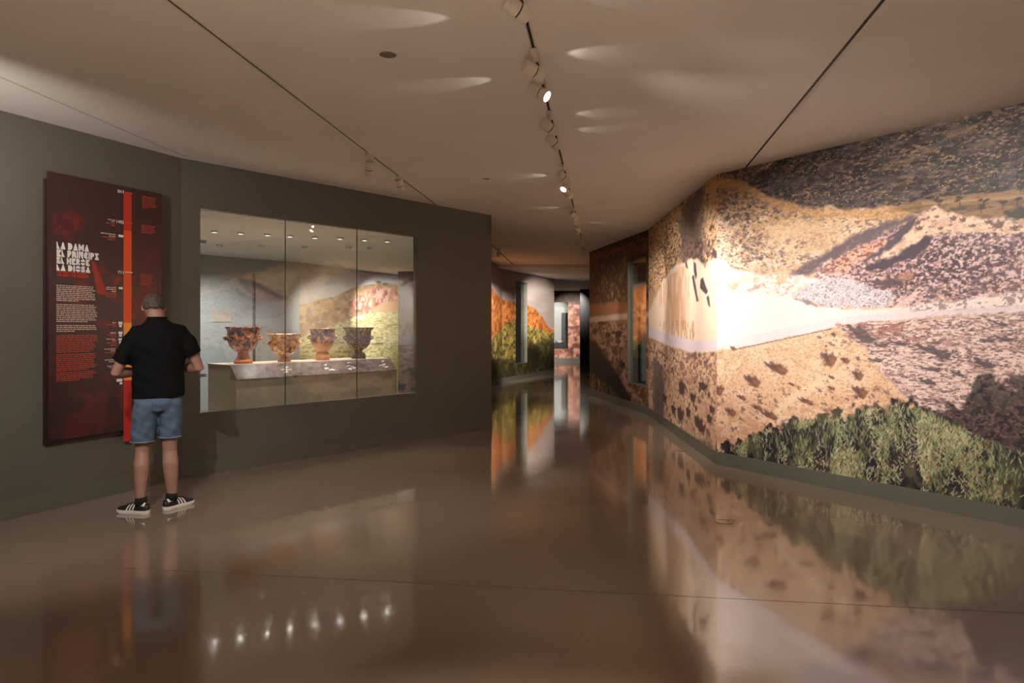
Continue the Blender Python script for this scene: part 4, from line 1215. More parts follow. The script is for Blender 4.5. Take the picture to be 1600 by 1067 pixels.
def title_line(text, x0, x1, y0, y1):
    s0, zt = ps(x0, y0); s1, _ = ps(x1, y0); _, zb = ps(x0, y1)
    wid = 0; lay = []
    for ch in text:
        if ch == ' ': wid += 0.34; continue
        w_, polys = GLY[ch]; lay.append((wid, polys)); wid += w_ + 0.09
    k = (s1 - s0) / (wid - 0.09); h = (zt - zb) * 0.86
    bm = bmesh.new()
    for off_, polys in lay:
        for pl_ in polys:
            vs = [bm.verts.new(WL0.pos(s0 + (off_ + u_) * k, zb + v_ * h, PO - 0.002)) for u_, v_ in pl_]
            f = bm.faces.new(vs)
    bmesh.ops.triangulate(bm, faces=bm.faces)
    o = world_child(obj('title_line', bm, M['print_white']), panel)
    o['label'] = 'white title line ' + text.title()
title_line('LA DAMA', 88, 139, 375.5, 388.5)
title_line('EL PRINCIPE', 88, 154, 387.5, 400.5)
title_line('EL HEROE', 88, 140, 399.5, 411.5)
title_line('LA DIOSA', 88, 141, 411, 422.5)

def text_part(name, text, x0, x1, y0, y1, m_, right=False):
    s0, zt = ps(x0, y0); s1, _ = ps(x1, y0); _, zb = ps(x0, y1)
    cu = bpy.data.curves.new(name, 'FONT'); cu.body = text; cu.size = 1.0; cu.offset = 0.02
    to = bpy.data.objects.new(name, cu); COL.objects.link(to)
    dg = bpy.context.evaluated_depsgraph_get()
    me = bpy.data.meshes.new_from_object(to.evaluated_get(dg))
    bpy.data.objects.remove(to)
    n = len(me.vertices); co = np.empty(n * 3); me.vertices.foreach_get('co', co); co = co.reshape(-1, 3)
    x = (co[:, 0] - co[:, 0].min()) / np.ptp(co[:, 0]); y = (co[:, 1] - co[:, 1].min()) / np.ptp(co[:, 1])
    for i in range(n):
        me.vertices[i].co = WL0.pos(s0 + x[i] * (s1 - s0), zb + y[i] * (zt - zb), PO - 0.002)
    me.materials.clear(); me.materials.append(m_)
    return world_child(link(bpy.data.objects.new(name, me)), panel)
text_part('subtitle_line', 'THE LADY THE PRINCE', 88, 134, 422.8, 426.4, M['print_red'])
text_part('subtitle_line', 'THE HERO THE GODDESS', 88, 138.5, 427.2, 431.0, M['print_red'])
text_part('year_label', '2017', 183, 194, 296, 300.6, M['print_white'])
text_part('year_label', '1492', 182, 193, 343.5, 348.3, M['print_white'])
text_part('year_label', '711', 184, 192.5, 422.8, 427.4, M['print_white'])

rt = random.Random(4)
def text_block(x0, x1, y0, y1, n, m_, right=False, short=None):
    """rows of print too small to read: fine broken rules"""
    s0, zt = ps(x0, y0); s1, _ = ps(x1, y0); _, zb = ps(x0, y1)
    bm = bmesh.new(); st = (zt - zb) / n
    for i in range(n):
        L = (s1 - s0) * (rt.uniform(0.86, 1.0) if i < n - 1 else rt.uniform(0.35, 0.8))
        a_ = s1 - L if right else s0
        c_ = a_
        while c_ < a_ + L - 0.004:
            wd = min(rt.uniform(0.012, 0.045), a_ + L - c_)
            z0 = zt - st * (i + 0.78)
            WL0.box(bm, c_, c_ + wd, z0, z0 + st * 0.5, PO - 0.0018, PO - 0.0009)
            c_ += wd + 0.006
    o = world_child(obj('text_block', bm, m_), panel)
for (y0, y1, n) in ((444, 470.5, 9), (474, 503.5, 10), (507, 519, 4)):
    text_block(88, 152, y0, y1, n, M['print_pink'])
for (y0, y1, n) in ((523, 551.5, 10), (553, 580.5, 9), (581.5, 597, 5)):
    text_block(88, 153, y0, y1, n, M['print_rust'])
for (x0, x1, y0, y1, n, m_) in ((167, 180, 341, 346, 2, 'print_pink'), (164, 180, 346, 352, 2, 'print_rust'), (154, 180, 361.5, 368, 2, 'print_pink'), (158, 180, 368, 374, 2, 'print_rust'), (164, 181, 447, 456, 3, 'print_pink'), (163, 181, 456, 464, 3, 'print_rust'),
                                (168, 181, 502, 506, 1, 'print_pink'), (166, 181, 506, 511, 2, 'print_rust'), (168, 181, 518, 522, 1, 'print_pink'), (167, 181, 522, 527, 2, 'print_rust'), (165, 181, 528.5, 533.5, 2, 'print_pink'), (165, 181, 534, 541, 2, 'print_rust'), (163, 181, 544, 550, 2, 'print_pink'), (163, 181, 550, 554, 2, 'print_rust'), (162, 178, 561, 567, 2, 'print_pink'), (166, 178, 571, 576, 2, 'print_pink')):
    text_block(x0, x1, y0, y1, n, M[m_], True)
for (x0, x1, y0, y1, n) in ((222, 245, 305, 325, 7), (221, 243, 350, 364, 5), (219, 240, 427, 446, 6)):
    text_block(x0, x1, y0, y1, n, M['print_rust'])
for (x0, x1, y0, y1) in ((185, 192.5, 366.5, 370), (185.5, 191.5, 448.5, 451.5), (185, 191, 502.5, 507), (186, 190, 507.5, 511), (185, 191, 518, 522), (186, 190, 522.5, 526), (185, 191, 528.5, 532), (186, 190, 533, 537), (182, 191, 592, 596.5), (187, 191, 597, 600.5)):
    s0, z0 = ps(x0, y0); s1, _ = ps(x1, y0); _, z1 = ps(x0, y1); pbox('date_mark', s0, s1, z1, z0, M['print_white'], PO - 0.002)

# ------------------------------------------------------------------ display plinth and label rail
pf0 = WL1.hit(370, 592, 0.35)[0]; pf1 = WL1.hit(620.6, 580, 0.35)[0]
PZ = 1.05
plinth = empty('display_plinth', WL1.pos((pf0 + pf1) / 2, 0, 0.68)); tag(plinth, 'long grey stone plinth behind the display window carrying four vases', 'plinth')
bm = bmesh.new(); WL1.box(bm, pf0, pf1, 0, 0.89, 0.36, 1.02); WL1.box(bm, pf0, pf1, 0.89, PZ - 0.012, 0.51, 1.02)
world_child(obj('body', bm, M['plinth']), plinth)
bm = bmesh.new(); WL1.box(bm, pf0 - 0.004, pf1 + 0.004, PZ - 0.012, PZ, 0.50, 1.03); world_child(obj('top_slab', bm, M['plinth']), plinth)
bm = bmesh.new()
vs = []
for s in (pf0, pf1):
    vs.append([bm.verts.new(WL1.pos(s, z, o_)) for (o_, z) in ((0.35, 0.885), (0.35, 0.90), (0.50, PZ), (0.51, 0.885))])
for i in range(4):
    bm.faces.new((vs[0][i], vs[0][(i + 1) % 4], vs[1][(i + 1) % 4], vs[1][i]))
bm.faces.new(vs[0]); bm.faces.new(vs[1][::-1])
bmesh.ops.recalc_face_normals(bm, faces=bm.faces)
rail = world_child(obj('label_rail', bm, M['rail']), plinth)
rail['label'] = 'sloping printed label rail'
# pale irregular marks on the rail
rn = random.Random(9)
def rail_mark(x):
    s, _ = WL1.hit(x, 575, 0.42)
    bm = bmesh.new()
    for k in range(6):
        a_ = s + rn.uniform(-0.07, 0.05); q = rn.uniform(0.2, 0.75)
        l = rn.uniform(0.03, 0.08); h = rn.uniform(0.05, 0.11)
        P = []
        for (ds_, dq) in ((0, 0), (l, 0.04), (l * 0.9, h), (l * 0.1, h * 0.8)):
            qq = q + dq
            P.append(bm.verts.new(WL1.pos(a_ + ds_, 0.90 + 0.15 * qq + 0.0015, 0.35 + 0.15 * qq - 0.0015)))
        bm.faces.new(P)
    bmesh.ops.recalc_face_normals(bm, faces=bm.faces)
    world_child(obj('pale_mark', bm, M['print_white']), plinth)
for x in (447, 513, 549, 598): rail_mark(x)

# ------------------------------------------------------------------ painted kraters
def krater_mat(name, clay, dark, scale, thr, plain_below=None, gloss=0.3, white=None):
    m = bpy.data.materials.new(name); m.use_nodes = True
    nt = m.node_tree; b = nt.nodes['Principled BSDF']; b.inputs['Roughness'].default_value = gloss
    tc = nt.nodes.new('ShaderNodeTexCoord')
    mp = nt.nodes.new('ShaderNodeMapping'); mp.inputs['Scale'].default_value = (1, 1, 0.75)
    nt.links.new(tc.outputs['Object'], mp.inputs['Vector'])
    n = nt.nodes.new('ShaderNodeTexNoise'); n.inputs['Scale'].default_value = scale; n.inputs['Detail'].default_value = 3; n.inputs['Distortion'].default_value = 1.2
    nt.links.new(mp.outputs['Vector'], n.inputs['Vector'])
    r = nt.nodes.new('ShaderNodeValToRGB'); e = r.color_ramp.elements
    e[0].position = thr - 0.02; e[0].color = (*lin(dark), 1); e[1].position = thr + 0.02; e[1].color = (*lin(clay), 1)
    if white:
        q = e.new(min(0.95, thr + 0.13)); q.color = (*lin(clay), 1)
        q = e.new(min(0.97, thr + 0.16)); q.color = (*lin(white), 1)
    nt.links.new(n.outputs['Fac'], r.inputs['Fac'])
    last = r.outputs['Color']
    if plain_below is not None:
        sx = nt.nodes.new('ShaderNodeSeparateXYZ'); nt.links.new(tc.outputs['Object'], sx.inputs[0])
        ad = nt.nodes.new('ShaderNodeMath'); ad.operation = 'MULTIPLY_ADD'; ad.inputs[1].default_value = 0.16; nt.links.new(n.outputs['Fac'], ad.inputs[0]); nt.links.new(sx.outputs['Z'], ad.inputs[2])
        gt = nt.nodes.new('ShaderNodeMath'); gt.operation = 'GREATER_THAN'; gt.inputs[1].default_value = plain_below + 0.08; nt.links.new(ad.outputs[0], gt.inputs[0])
        mx = nt.nodes.new('ShaderNodeMix'); mx.data_type = 'RGBA'
        mx.inputs['A'].default_value = (*lin((206, 150, 110)), 1)
        nt.links.new(gt.outputs[0], mx.inputs['Factor']); nt.links.new(last, mx.inputs['B']); last = mx.outputs['Result']
    nt.links.new(last, b.inputs['Base Color'])
    return m

def krater(x, label, prof, foot, m_body, m_foot, handle, m_handle, o_=0.76):
    s, _ = WL1.hit(x, 560, o_); p = WL1.pos(s, PZ, o_)
    root = empty('krater', p, WL1.rz()); tag(root, label, 'krater', None)
    bm = bmesh.new(); lathe(bm, prof, 48); obj('body', bm, m_body, root, True)
    bm = bmesh.new(); lathe(bm, foot, 40); obj('foot', bm, m_foot, root, True)
    for sd in (-1, 1):
        bm = bmesh.new()
        rr, z0, out, up = handle
        pts = [(sd * (rr - 0.02), -0.055, z0), (sd * (rr + out * 0.6), -0.058, z0 + up * 0.35), (sd * (rr + out), -0.035, z0 + up * 0.85), (sd * (rr + out), 0.0, z0 + up), (sd * (rr + out), 0.035, z0 + up * 0.85), (sd * (rr + out * 0.6), 0.058, z0 + up * 0.35), (sd * (rr - 0.02), 0.055, z0)]
        tube(bm, pts, 0.012, 10); obj('handle', bm, m_handle, root, True)
    return root
def bell(H, R, zf, rs, rb, inner=0.012):
    """body profile from the stem (rs at zf) to a flared rim R at H"""
    out = [(0, zf), (rs, zf), (rs * 1.15, zf + 0.012), (rb * 0.62, zf + (H - zf) * 0.12), (rb * 0.86, zf + (H - zf) * 0.28), (rb, zf + (H - zf) * 0.52), (rb * 0.99, zf + (H - zf) * 0.70), (rb * 0.985, zf + (H - zf) * 0.84), (R * 0.93, zf + (H - zf) * 0.93), (R, H - 0.012), (R, H)]
    inn = [(R * 0.94, H), (rb * 0.93, zf + (H - zf) * 0.85), (rb * 0.92, zf + (H - zf) * 0.55), (rb * 0.6, zf + (H - zf) * 0.2), (0, zf + (H - zf) * 0.14)]
    return out + inn
K1 = krater_mat('red figure paint one', (196, 104, 48), (44, 30, 26), 16, 0.50, white=(214, 170, 130), gloss=0.25)
K2 = krater_mat('red figure paint two', (206, 130, 66), (78, 44, 28), 18, 0.44, white=(226, 190, 140), gloss=0.25)
K3 = krater_mat('worn figure paint', (196, 130, 96), (62, 52, 58), 20, 0.52, plain_below=0.21)
K4 = krater_mat('dark glaze figure paint', (128, 92, 66), (46, 36, 32), 24, 0.55, gloss=0.25)
clay = mat('bare terracotta', (206, 140, 100), 0.6, var=0.08, scale=12)
clay2 = mat('orange clay', (196, 108, 60), 0.4, var=0.12, scale=12)
darkg = mat('dark glaze', (64, 50, 42), 0.3, var=0.15, scale=12)
krater(380, 'large orange and black figure krater on a terracotta foot', bell(0.42, 0.20, 0.12, 0.055, 0.175),
       [(0, 0), (0.105, 0), (0.105, 0.03), (0.085, 0.045), (0.065, 0.075), (0.058, 0.125), (0, 0.125)], K1, clay2, (0.165, 0.27, 0.05, 0.03), K1)
krater(444, 'lower golden orange bell krater with wide rim', bell(0.335, 0.20, 0.06, 0.04, 0.165),
       [(0, 0), (0.075, 0), (0.08, 0.02), (0.05, 0.035), (0.042, 0.065), (0, 0.065)], K2, clay2, (0.155, 0.21, 0.045, 0.03), K2)
krater(504, 'worn pale krater with bare terracotta belly and drum foot', bell(0.40, 0.165, 0.10, 0.06, 0.150),
       [(0, 0), (0.088, 0), (0.09, 0.06), (0.078, 0.085), (0.062, 0.105), (0, 0.105)], K3, clay, (0.14, 0.27, 0.045, 0.04), K3)
krater(560, 'dark brown glazed krater with loop handles and stepped foot', bell(0.415, 0.205, 0.10, 0.048, 0.168),
       [(0, 0), (0.098, 0), (0.098, 0.045), (0.09, 0.05), (0.09, 0.07), (0.055, 0.082), (0.05, 0.105), (0, 0.105)], K4, darkg, (0.155, 0.25, 0.055, 0.045), K4)

# slim dark post and caption plate in the room behind the glass
post = empty('display_post', (*ray_pt(397, 11.4), 0)); tag(post, 'slim dark post standing in the room behind the display window', 'post')
bm = bmesh.new(); box(bm, -0.018, 0.018, -0.018, 0.018, 0.015, 2.36); obj('shaft', bm, M['dark_panel'], post)
bm = bmesh.new(); box(bm, -0.09, 0.09, -0.09, 0.09, 0, 0.015); obj('base', bm, M['dark_panel'], post)
s0, z0 = WB0.hit(331, 484); s1, z1 = WB0.hit(361, 503)
bm = bmesh.new(); WB0.box(bm, s0, s1, z1, z0, -0.02, 0.0)
tag(obj('caption_plate', bm, M['plinth']), 'small grey caption plate on the wall behind the display window', 'plate')

# recessed downlights of the display room
def downlight(x, yr, m_, pw, label, grp):
    Y = (NZ + CZ) * F / (yr - HY); p = Vector(((x - 800) / F * Y, Y, NZ))
    root = empty('downlight', p); tag(root, label, 'downlight', grp)
    bm = bmesh.new(); lathe(bm, [(0.040, 0.0), (0.040, -0.026), (0.047, -0.026), (0.047, 0.0)], 20); obj('collar', bm, M['niche_ceiling'], root)
    bm = bmesh.new(); lathe(bm, [(0.0385, -0.003), (0.0385, -0.0265), (0.0402, -0.0265), (0.0402, -0.003)], 20); obj('baffle', bm, M['black'], root)
    bm = bmesh.new(); lathe(bm, [(0, -0.002), (0.038, -0.002), (0.038, 0.0), (0, 0)], 20); obj('lamp_disc', bm, m_, root)
    if pw: spot('downlight_lamp', p + Vector((0, 0, -0.03)), p + Vector((0.05, -0.25, -1)), pw, 100, 0.8, (1, 0.9, 0.76), 0.03)
    return p
DL = mat('downlight disc', (255, 245, 230), 0.4, emit=(255, 244, 228), estr=120)
DL2 = mat('small downlight disc', (255, 245, 230), 0.4, emit=(255, 244, 228), estr=12)
ORD = ('first', 'second', 'third', 'fourth', 'fifth', 'sixth', 'seventh', 'eighth')
for i, (x, yr) in enumerate(((335, 1007), (376, 999), (418, 991), (453, 984), (492, 977), (531, 972), (569, 965), (605, 958))):
    downlight(x, yr, DL, 34 * PW, 'small round downlight above the vases, %s in the row from the grey wall side' % ORD[i], 'downlights above the vases')
for i, (x, yr) in enumerate(((343, 935), (409, 934), (476, 928), (545, 924), (578, 922))):
    downlight(x, yr, DL2, 0, 'small dim rear downlight behind the display window, %s from the grey wall side' % ORD[i], 'rear downlights of the display room')
# unseen spots without fixtures in the display room
spot('unseen_spot', (-2.75, 14.2, NZ - 0.18), WB1.pos(WB1.L * 0.92, 1.15, 0), 420 * PW, 70, 0.8, (1, 0.96, 0.9))
spot('unseen_spot', (-3.6, 11.8, NZ - 0.15), WB1.pos(WB1.L * 0.5, 0.9, 0), 420 * PW, 56, 0.9, (1, 0.93, 0.83))
spot('unseen_spot', (-4.6, 10.2, NZ - 0.15), WB0.pos(1.8, 0.9, 0), 320 * PW, 70, 0.9, (0.95, 0.97, 1.0))
for q in (0.6, 1.9, 3.2):
    qq = WL1.pos(q, NZ - 0.06, 2.0)
    spot('unseen_spot', qq, qq - Vector((0, 0, 2)), 380 * PW, 90, 0.9, (1, 0.95, 0.88))  # added fill: hidden floor behind the plinth bounces light to the ceiling
spot('unseen_spot', WL1.pos(0.7, NZ - 0.04, 0.14), WL1.pos(0.75, 1.15, 0.76), 95 * PW, 55, 0.7, (1, 0.9, 0.78))
spot('unseen_spot', WL1.pos(1.7, NZ - 0.04, 0.14), WL1.pos(1.6, 1.15, 0.76), 95 * PW, 55, 0.7, (1, 0.9, 0.78))
spot('unseen_spot', WL1.pos(2.4, NZ - 0.04, 0.14), WL1.pos(2.3, 1.15, 0.76), 95 * PW, 55, 0.7, (1, 0.9, 0.78))

# ------------------------------------------------------------------ the visitor
M['skin'] = mat('skin', (164, 122, 108), 0.5, var=0.07, scale=14, spec=0.4)
M['tee'] = mat('black cotton', (10, 10, 11), 0.85, var=0.15, scale=30, spec=0.2)
M['hair'] = mat('greying brown hair', (88, 76, 64), 0.7, var=0.55, scale=45, bump=0.8, bscale=160)
M['shoe'] = mat('black suede', (22, 22, 24), 0.7)
M['shoe_white'] = mat('white leather', (222, 216, 208), 0.5)
M['sock'] = mat('black sock', (24, 23, 24), 0.9)
M['eye'] = mat('eye', (230, 226, 220), 0.2)

def denim():
    m = mat('washed denim', (82, 99, 122), 0.85, var=0.28, scale=11, bump=0.3, bscale=240)
    nt = m.node_tree; b = nt.nodes['Principled BSDF']
    src = b.inputs['Base Color'].links[0].from_socket
    return m
M['denim'] = denim()
M['denim_hem'] = mat('frayed denim hem', (112, 130, 150), 0.9, var=0.2, scale=60)

man = empty('person', (-2.832, 5.475, 0), math.radians(25))
tag(man, 'man in black t-shirt, denim shorts and black trainers reading the red panel', 'person')

X3, Y3, Z3 = Vector((1, 0, 0)), Vector((0, 1, 0)), Vector((0, 0, 1))
def hring(c, rx, ry): return (Vector(c), X3 * rx, Y3 * ry)

HIP = {-1: Vector((-0.088, 0, 0.88)), 1: Vector((0.088, 0, 0.88))}
LEG = {-1: [(-0.095, 0.0, 0.86), (-0.108, 0.005, 0.72), (-0.122, 0.01, 0.55), (-0.126, 0.008, 0.47), (-0.130, -0.018, 0.37), (-0.134, -0.03, 0.26), (-0.138, -0.045, 0.15), (-0.138, -0.05, 0.085), (-0.142, -0.05, 0.03)],
       1: [(0.090, 0.0, 0.86), (0.088, 0.01, 0.72), (0.083, 0.015, 0.55), (0.084, 0.02, 0.47), (0.090, 0.005, 0.37), (0.096, 0.005, 0.26), (0.102, 0.01, 0.15), (0.104, 0.01, 0.085), (0.106, 0.012, 0.03)]}
LR = [0.088, 0.080, 0.064, 0.058, 0.066, 0.057, 0.042, 0.038, 0.026]
ELB = {-1: Vector((-0.325, 0.01, 1.105)), 1: Vector((0.320, 0.02, 1.13))}
SHO = {-1: Vector((-0.180, 0.0, 1.425)), 1: Vector((0.184, 0.0, 1.43))}
WRI = {-1: Vector((-0.13, 0.235, 1.10)), 1: Vector((0.13, 0.235, 1.12))}

bm = bmesh.new()
# trunk and neck
loft(bm, [hring((0, 0, 0.82), 0.13, 0.10), hring((0, 0, 0.90), 0.165, 0.112), hring((0, 0, 1.02), 0.160, 0.108), hring((0, 0, 1.16), 0.165, 0.112),
          hring((0, 0, 1.30), 0.178, 0.115), hring((0, 0, 1.40), 0.165, 0.100), hring((-0.005, 0.0, 1.46), 0.115, 0.080), hring((-0.01, 0.01, 1.52), 0.07, 0.065)], 24)
tube(bm, [(-0.01, 0.0, 1.46), (-0.018, 0.022, 1.53), (-0.03, 0.05, 1.60)], [0.072, 0.068, 0.066], 16)
# head, bowed towards the panel
HC = Vector((-0.045, 0.075, 1.630))
HR = Matrix.Rotation(math.radians(-28), 3, 'X') @ Matrix.Rotation(math.radians(8), 3, 'Z')
HR = Matrix.Rotation(math.radians(10), 3, 'Z') @ Matrix.Rotation(math.radians(-28), 3, 'X')
ellipsoid(bm, HC, (0.084, 0.096, 0.100), HR)
def hp(x, y, z): return HC + HR @ Vector((x, y, z))
ellipsoid(bm, hp(0, 0.030, -0.055), (0.058, 0.066, 0.066), HR)                 # jaw
tube(bm, [hp(0, 0.088, 0.01), hp(0, 0.112, -0.030), hp(0, 0.100, -0.040)], [0.010, 0.014, 0.010], 10)   # nose
for sd in (-1, 1):
    ellipsoid(bm, hp(sd * 0.088, 0.0, -0.015), (0.010, 0.020, 0.031), HR)      # ears
    ellipsoid(bm, hp(sd * 0.030, 0.086, 0.022), (0.022, 0.010, 0.008), HR)     # brows
ellipsoid(bm, hp(0, 0.090, -0.062), (0.024, 0.010, 0.006), HR)                 # lips
ellipsoid(bm, hp(0, 0.088, -0.072), (0.020, 0.010, 0.006), HR)
# legs
for sd in (-1, 1):
    tube(bm, LEG[sd], LR, 16)
    a_ = Vector(LEG[sd][-1]); dirn = Vector((-0.80, 0.60, 0)).normalized() if sd < 0 else Vector((0.758, 0.652, 0)).normalized()
    tube(bm, [a_ - dirn * 0.035 + Z3 * 0.02, a_ + dirn * 0.06 + Z3 * 0.02, a_ + dirn * 0.15 + Z3 * 0.012], [0.024, 0.026, 0.016], 12)
# arms, forearms folded forward
for sd in (-1, 1):
    S_, E_, W_ = SHO[sd], ELB[sd], WRI[sd]
    tube(bm, [S_ + Vector((-sd * 0.03, 0, 0.0)), S_ + (E_ - S_) * 0.18, S_ + (E_ - S_) * 0.5, S_ + (E_ - S_) * 0.85, E_, E_ + (W_ - E_) * 0.12, E_ + (W_ - E_) * 0.32, E_ + (W_ - E_) * 0.7, W_],
         [0.046, 0.047, 0.046, 0.044, 0.043, 0.044, 0.045, 0.034, 0.027], 14)
    # palm and fingers
    fd = (W_ - E_).normalized(); fd = (fd + Vector((-sd * 0.5, 0.1, 0.0))).normalized()
    pu = Vector((0, 0, 1)); side = fd.cross(pu).normalized()
    K_ = W_ + fd * 0.085
    loft(bm, [(W_ - fd * 0.01, pu * 0.026, side * 0.018), (W_ + fd * 0.035, pu * 0.038, side * 0.015), (K_, pu * 0.040, side * 0.012)], 14)
    inw = side if side.y < 0 else -side            # palm side faces the belly
    for q in range(4):
        r0 = K_ + pu * (0.030 - 0.020 * q) - fd * 0.008
        L_ = (0.066, 0.076, 0.071, 0.056)[q]
        tube(bm, [r0, r0 + fd * L_ * 0.45, r0 + fd * L_ * 0.75 + inw * L_ * 0.28, r0 + fd * L_ * 0.80 + inw * L_ * 0.55], [0.0095, 0.009, 0.0085, 0.007], 8)
    t0 = W_ + fd * 0.03 + pu * 0.030
    tube(bm, [t0, t0 + fd * 0.03 + pu * 0.022 + inw * 0.010, t0 + fd * 0.058 + pu * 0.024 + inw * 0.022], [0.012, 0.0105, 0.008], 8)
body = remesh_obj('body', bm, 0.0065, M['skin'], man, 4)
for sd in (-1, 1):
    bm = bmesh.new(); ellipsoid(bm, hp(sd * 0.030, 0.080, 0.008), (0.012, 0.010, 0.009), HR, 12, 8); obj('eye', bm, M['eye'], man, True)

# hair: short cap with a lower nape line and thinning crown
bm = bmesh.new()
ellipsoid(bm, HC + HR @ Vector((0, -0.004, 0.004)), (0.0915, 0.104, 0.107), HR, 48, 32)
cut = []
for f in bm.faces:
    c = HR.inverted() @ (f.calc_center_median() - HC)
    lim = np.interp(c.y, [-0.1, -0.06, -0.01, 0.02, 0.05, 0.09], [-0.062, -0.056, -0.020, 0.026, 0.050, 0.062])
    if c.z < lim: cut.append(f)
bmesh.ops.delete(bm, geom=cut, context='FACES')
for v in bm.verts:
    q = HR.inverted() @ (v.co - HC)
    n_ = math.sin(q.x * 210) * math.sin(q.y * 190 + 1) * math.sin(q.z * 170 + 2)
    v.co += (v.co - HC).normalized() * 0.0035 * n_
ret = bmesh.ops.extrude_face_region(bm, geom=bm.faces[:])
for v in [g_ for g_ in ret['geom'] if isinstance(g_, bmesh.types.BMVert)]:
    v.co = HC + (v.co - HC) * 0.90
bmesh.ops.recalc_face_normals(bm, faces=bm.faces)
obj('hair', bm, M['hair'], man, True)

# t-shirt
def fold_noise(o, amp, sx, sz):
    me = o.data
    for v in me.vertices:
        c = v.co
        k = math.sin(c.z * sz + 2.2 * math.sin(c.x * sx)) * 0.6 + math.sin(c.z * sz * 2.1 + c.x * sx * 1.7 + 1.3) * 0.4
        v.co = c + v.normal * amp * k
bm = bmesh.new()
loft(bm, [hring((-0.005, 0, 0.905), 0.208, 0.145), hring((-0.004, 0, 0.96), 0.206, 0.143), hring((-0.002, 0, 1.06), 0.202, 0.138), hring((0, -0.003, 1.18), 0.204, 0.138),
          hring((0, -0.005, 1.30), 0.214, 0.138), hring((0, -0.003, 1.39), 0.214, 0.126), hring((0, 0.0, 1.45), 0.180, 0.108), hring((-0.006, 0.004, 1.495), 0.125, 0.090), hring((-0.01, 0.012, 1.530), 0.082, 0.076), hring((-0.012, 0.014, 1.542), 0.074, 0.071)], 40)
for sd in (-1, 1):
    S_, E_ = SHO[sd], ELB[sd]
    d_ = (E_ - S_).normalized()
    e_ = (0.70 if sd < 0 else 0.60)
    S_ = S_ + Vector((sd * 0.004, 0, -0.012))
    tube(bm, [S_ + Vector((-sd * 0.10, 0, 0.022)), S_ + Vector((-sd * 0.02, 0, 0.0)), S_ + d_ * 0.08, S_ + d_ * 0.15, S_ + (E_ - S_) * (e_ + 0.02)], [0.067, 0.070, 0.073, 0.075, 0.077], 24)
tee = remesh_obj('t_shirt', bm, 0.009, M['tee'], man, 3)
fold_noise(tee, 0.006, 14, 26)
bm = bmesh.new()
rg = [Vector((-0.012, 0.014, 1.540)) + X3 * 0.075 * math.cos(2 * PI * k / 24) + Y3 * 0.072 * math.sin(2 * PI * k / 24) for k in range(25)]
tube(bm, rg, 0.007, 8); obj('collar', bm, M['tee'], man, True)

# denim shorts
bm = bmesh.new()
loft(bm, [hring((0, 0, 0.80), 0.150, 0.120), hring((-0.004, -0.004, 0.86), 0.192, 0.138), hring((-0.004, 0, 0.93), 0.186, 0.130), hring((0, 0, 0.97), 0.175, 0.122)], 32)
tube(bm, [(-0.085, -0.006, 0.87), (-0.100, 0.0, 0.78), (-0.115, 0.004, 0.68), (-0.124, 0.006, 0.556)], [0.108, 0.108, 0.102, 0.096], 24)
tube(bm, [(0.085, -0.004, 0.87), (0.092, 0.004, 0.78), (0.092, 0.008, 0.68), (0.085, 0.012, 0.578)], [0.106, 0.102, 0.094, 0.088], 24)
sh = remesh_obj('denim_shorts', bm, 0.008, M['denim'], man, 3)
fold_noise(sh, 0.004, 30, 42)
for (c, r) in (((-0.124, 0.006, 0.560), 0.096), ((0.085, 0.012, 0.582), 0.088)):
    bm = bmesh.new()
    tube(bm, [Vector(c) + X3 * r * math.cos(2 * PI * k / 24) + Y3 * r * math.sin(2 * PI * k / 24) for k in range(25)], 0.006, 8)
    obj('hem', bm, M['denim_hem'], sh, True)
dg = bpy.context.evaluated_depsgraph_get()
from mathutils.bvhtree import BVHTree
bt = BVHTree.FromPolygons([v.co for v in sh.data.vertices], [tuple(p.vertices) for p in sh.data.polygons])
for sd in (-1, 1):                                    # back pockets follow the cloth
    bm = bmesh.new(); grid = []
    for j in range(9):
        row = []
        for i in range(9):
            u_ = -0.055 + 0.11 * i / 8; v_ = 0.14 * j / 8
            zz = 0.895 - v_ - (0.02 * (1 - abs(u_) / 0.055) if j == 8 else 0)
            h_, nn_, _, _ = bt.ray_cast(Vector((sd * 0.098 + u_, -0.5, zz)), Vector((0, 1, 0)))
            row.append(bm.verts.new((h_ if h_ else Vector((sd * 0.098 + u_, -0.13, zz))) - Y3 * 0.004))
        grid.append(row)
    for j in range(8):
        for i in range(8):
            bm.faces.new((grid[j][i], grid[j][i + 1], grid[j + 1][i + 1], grid[j + 1][i]))
    bmesh.ops.recalc_face_normals(bm, faces=bm.faces)
    obj('back_pocket', bm, M['denim'], sh, True)

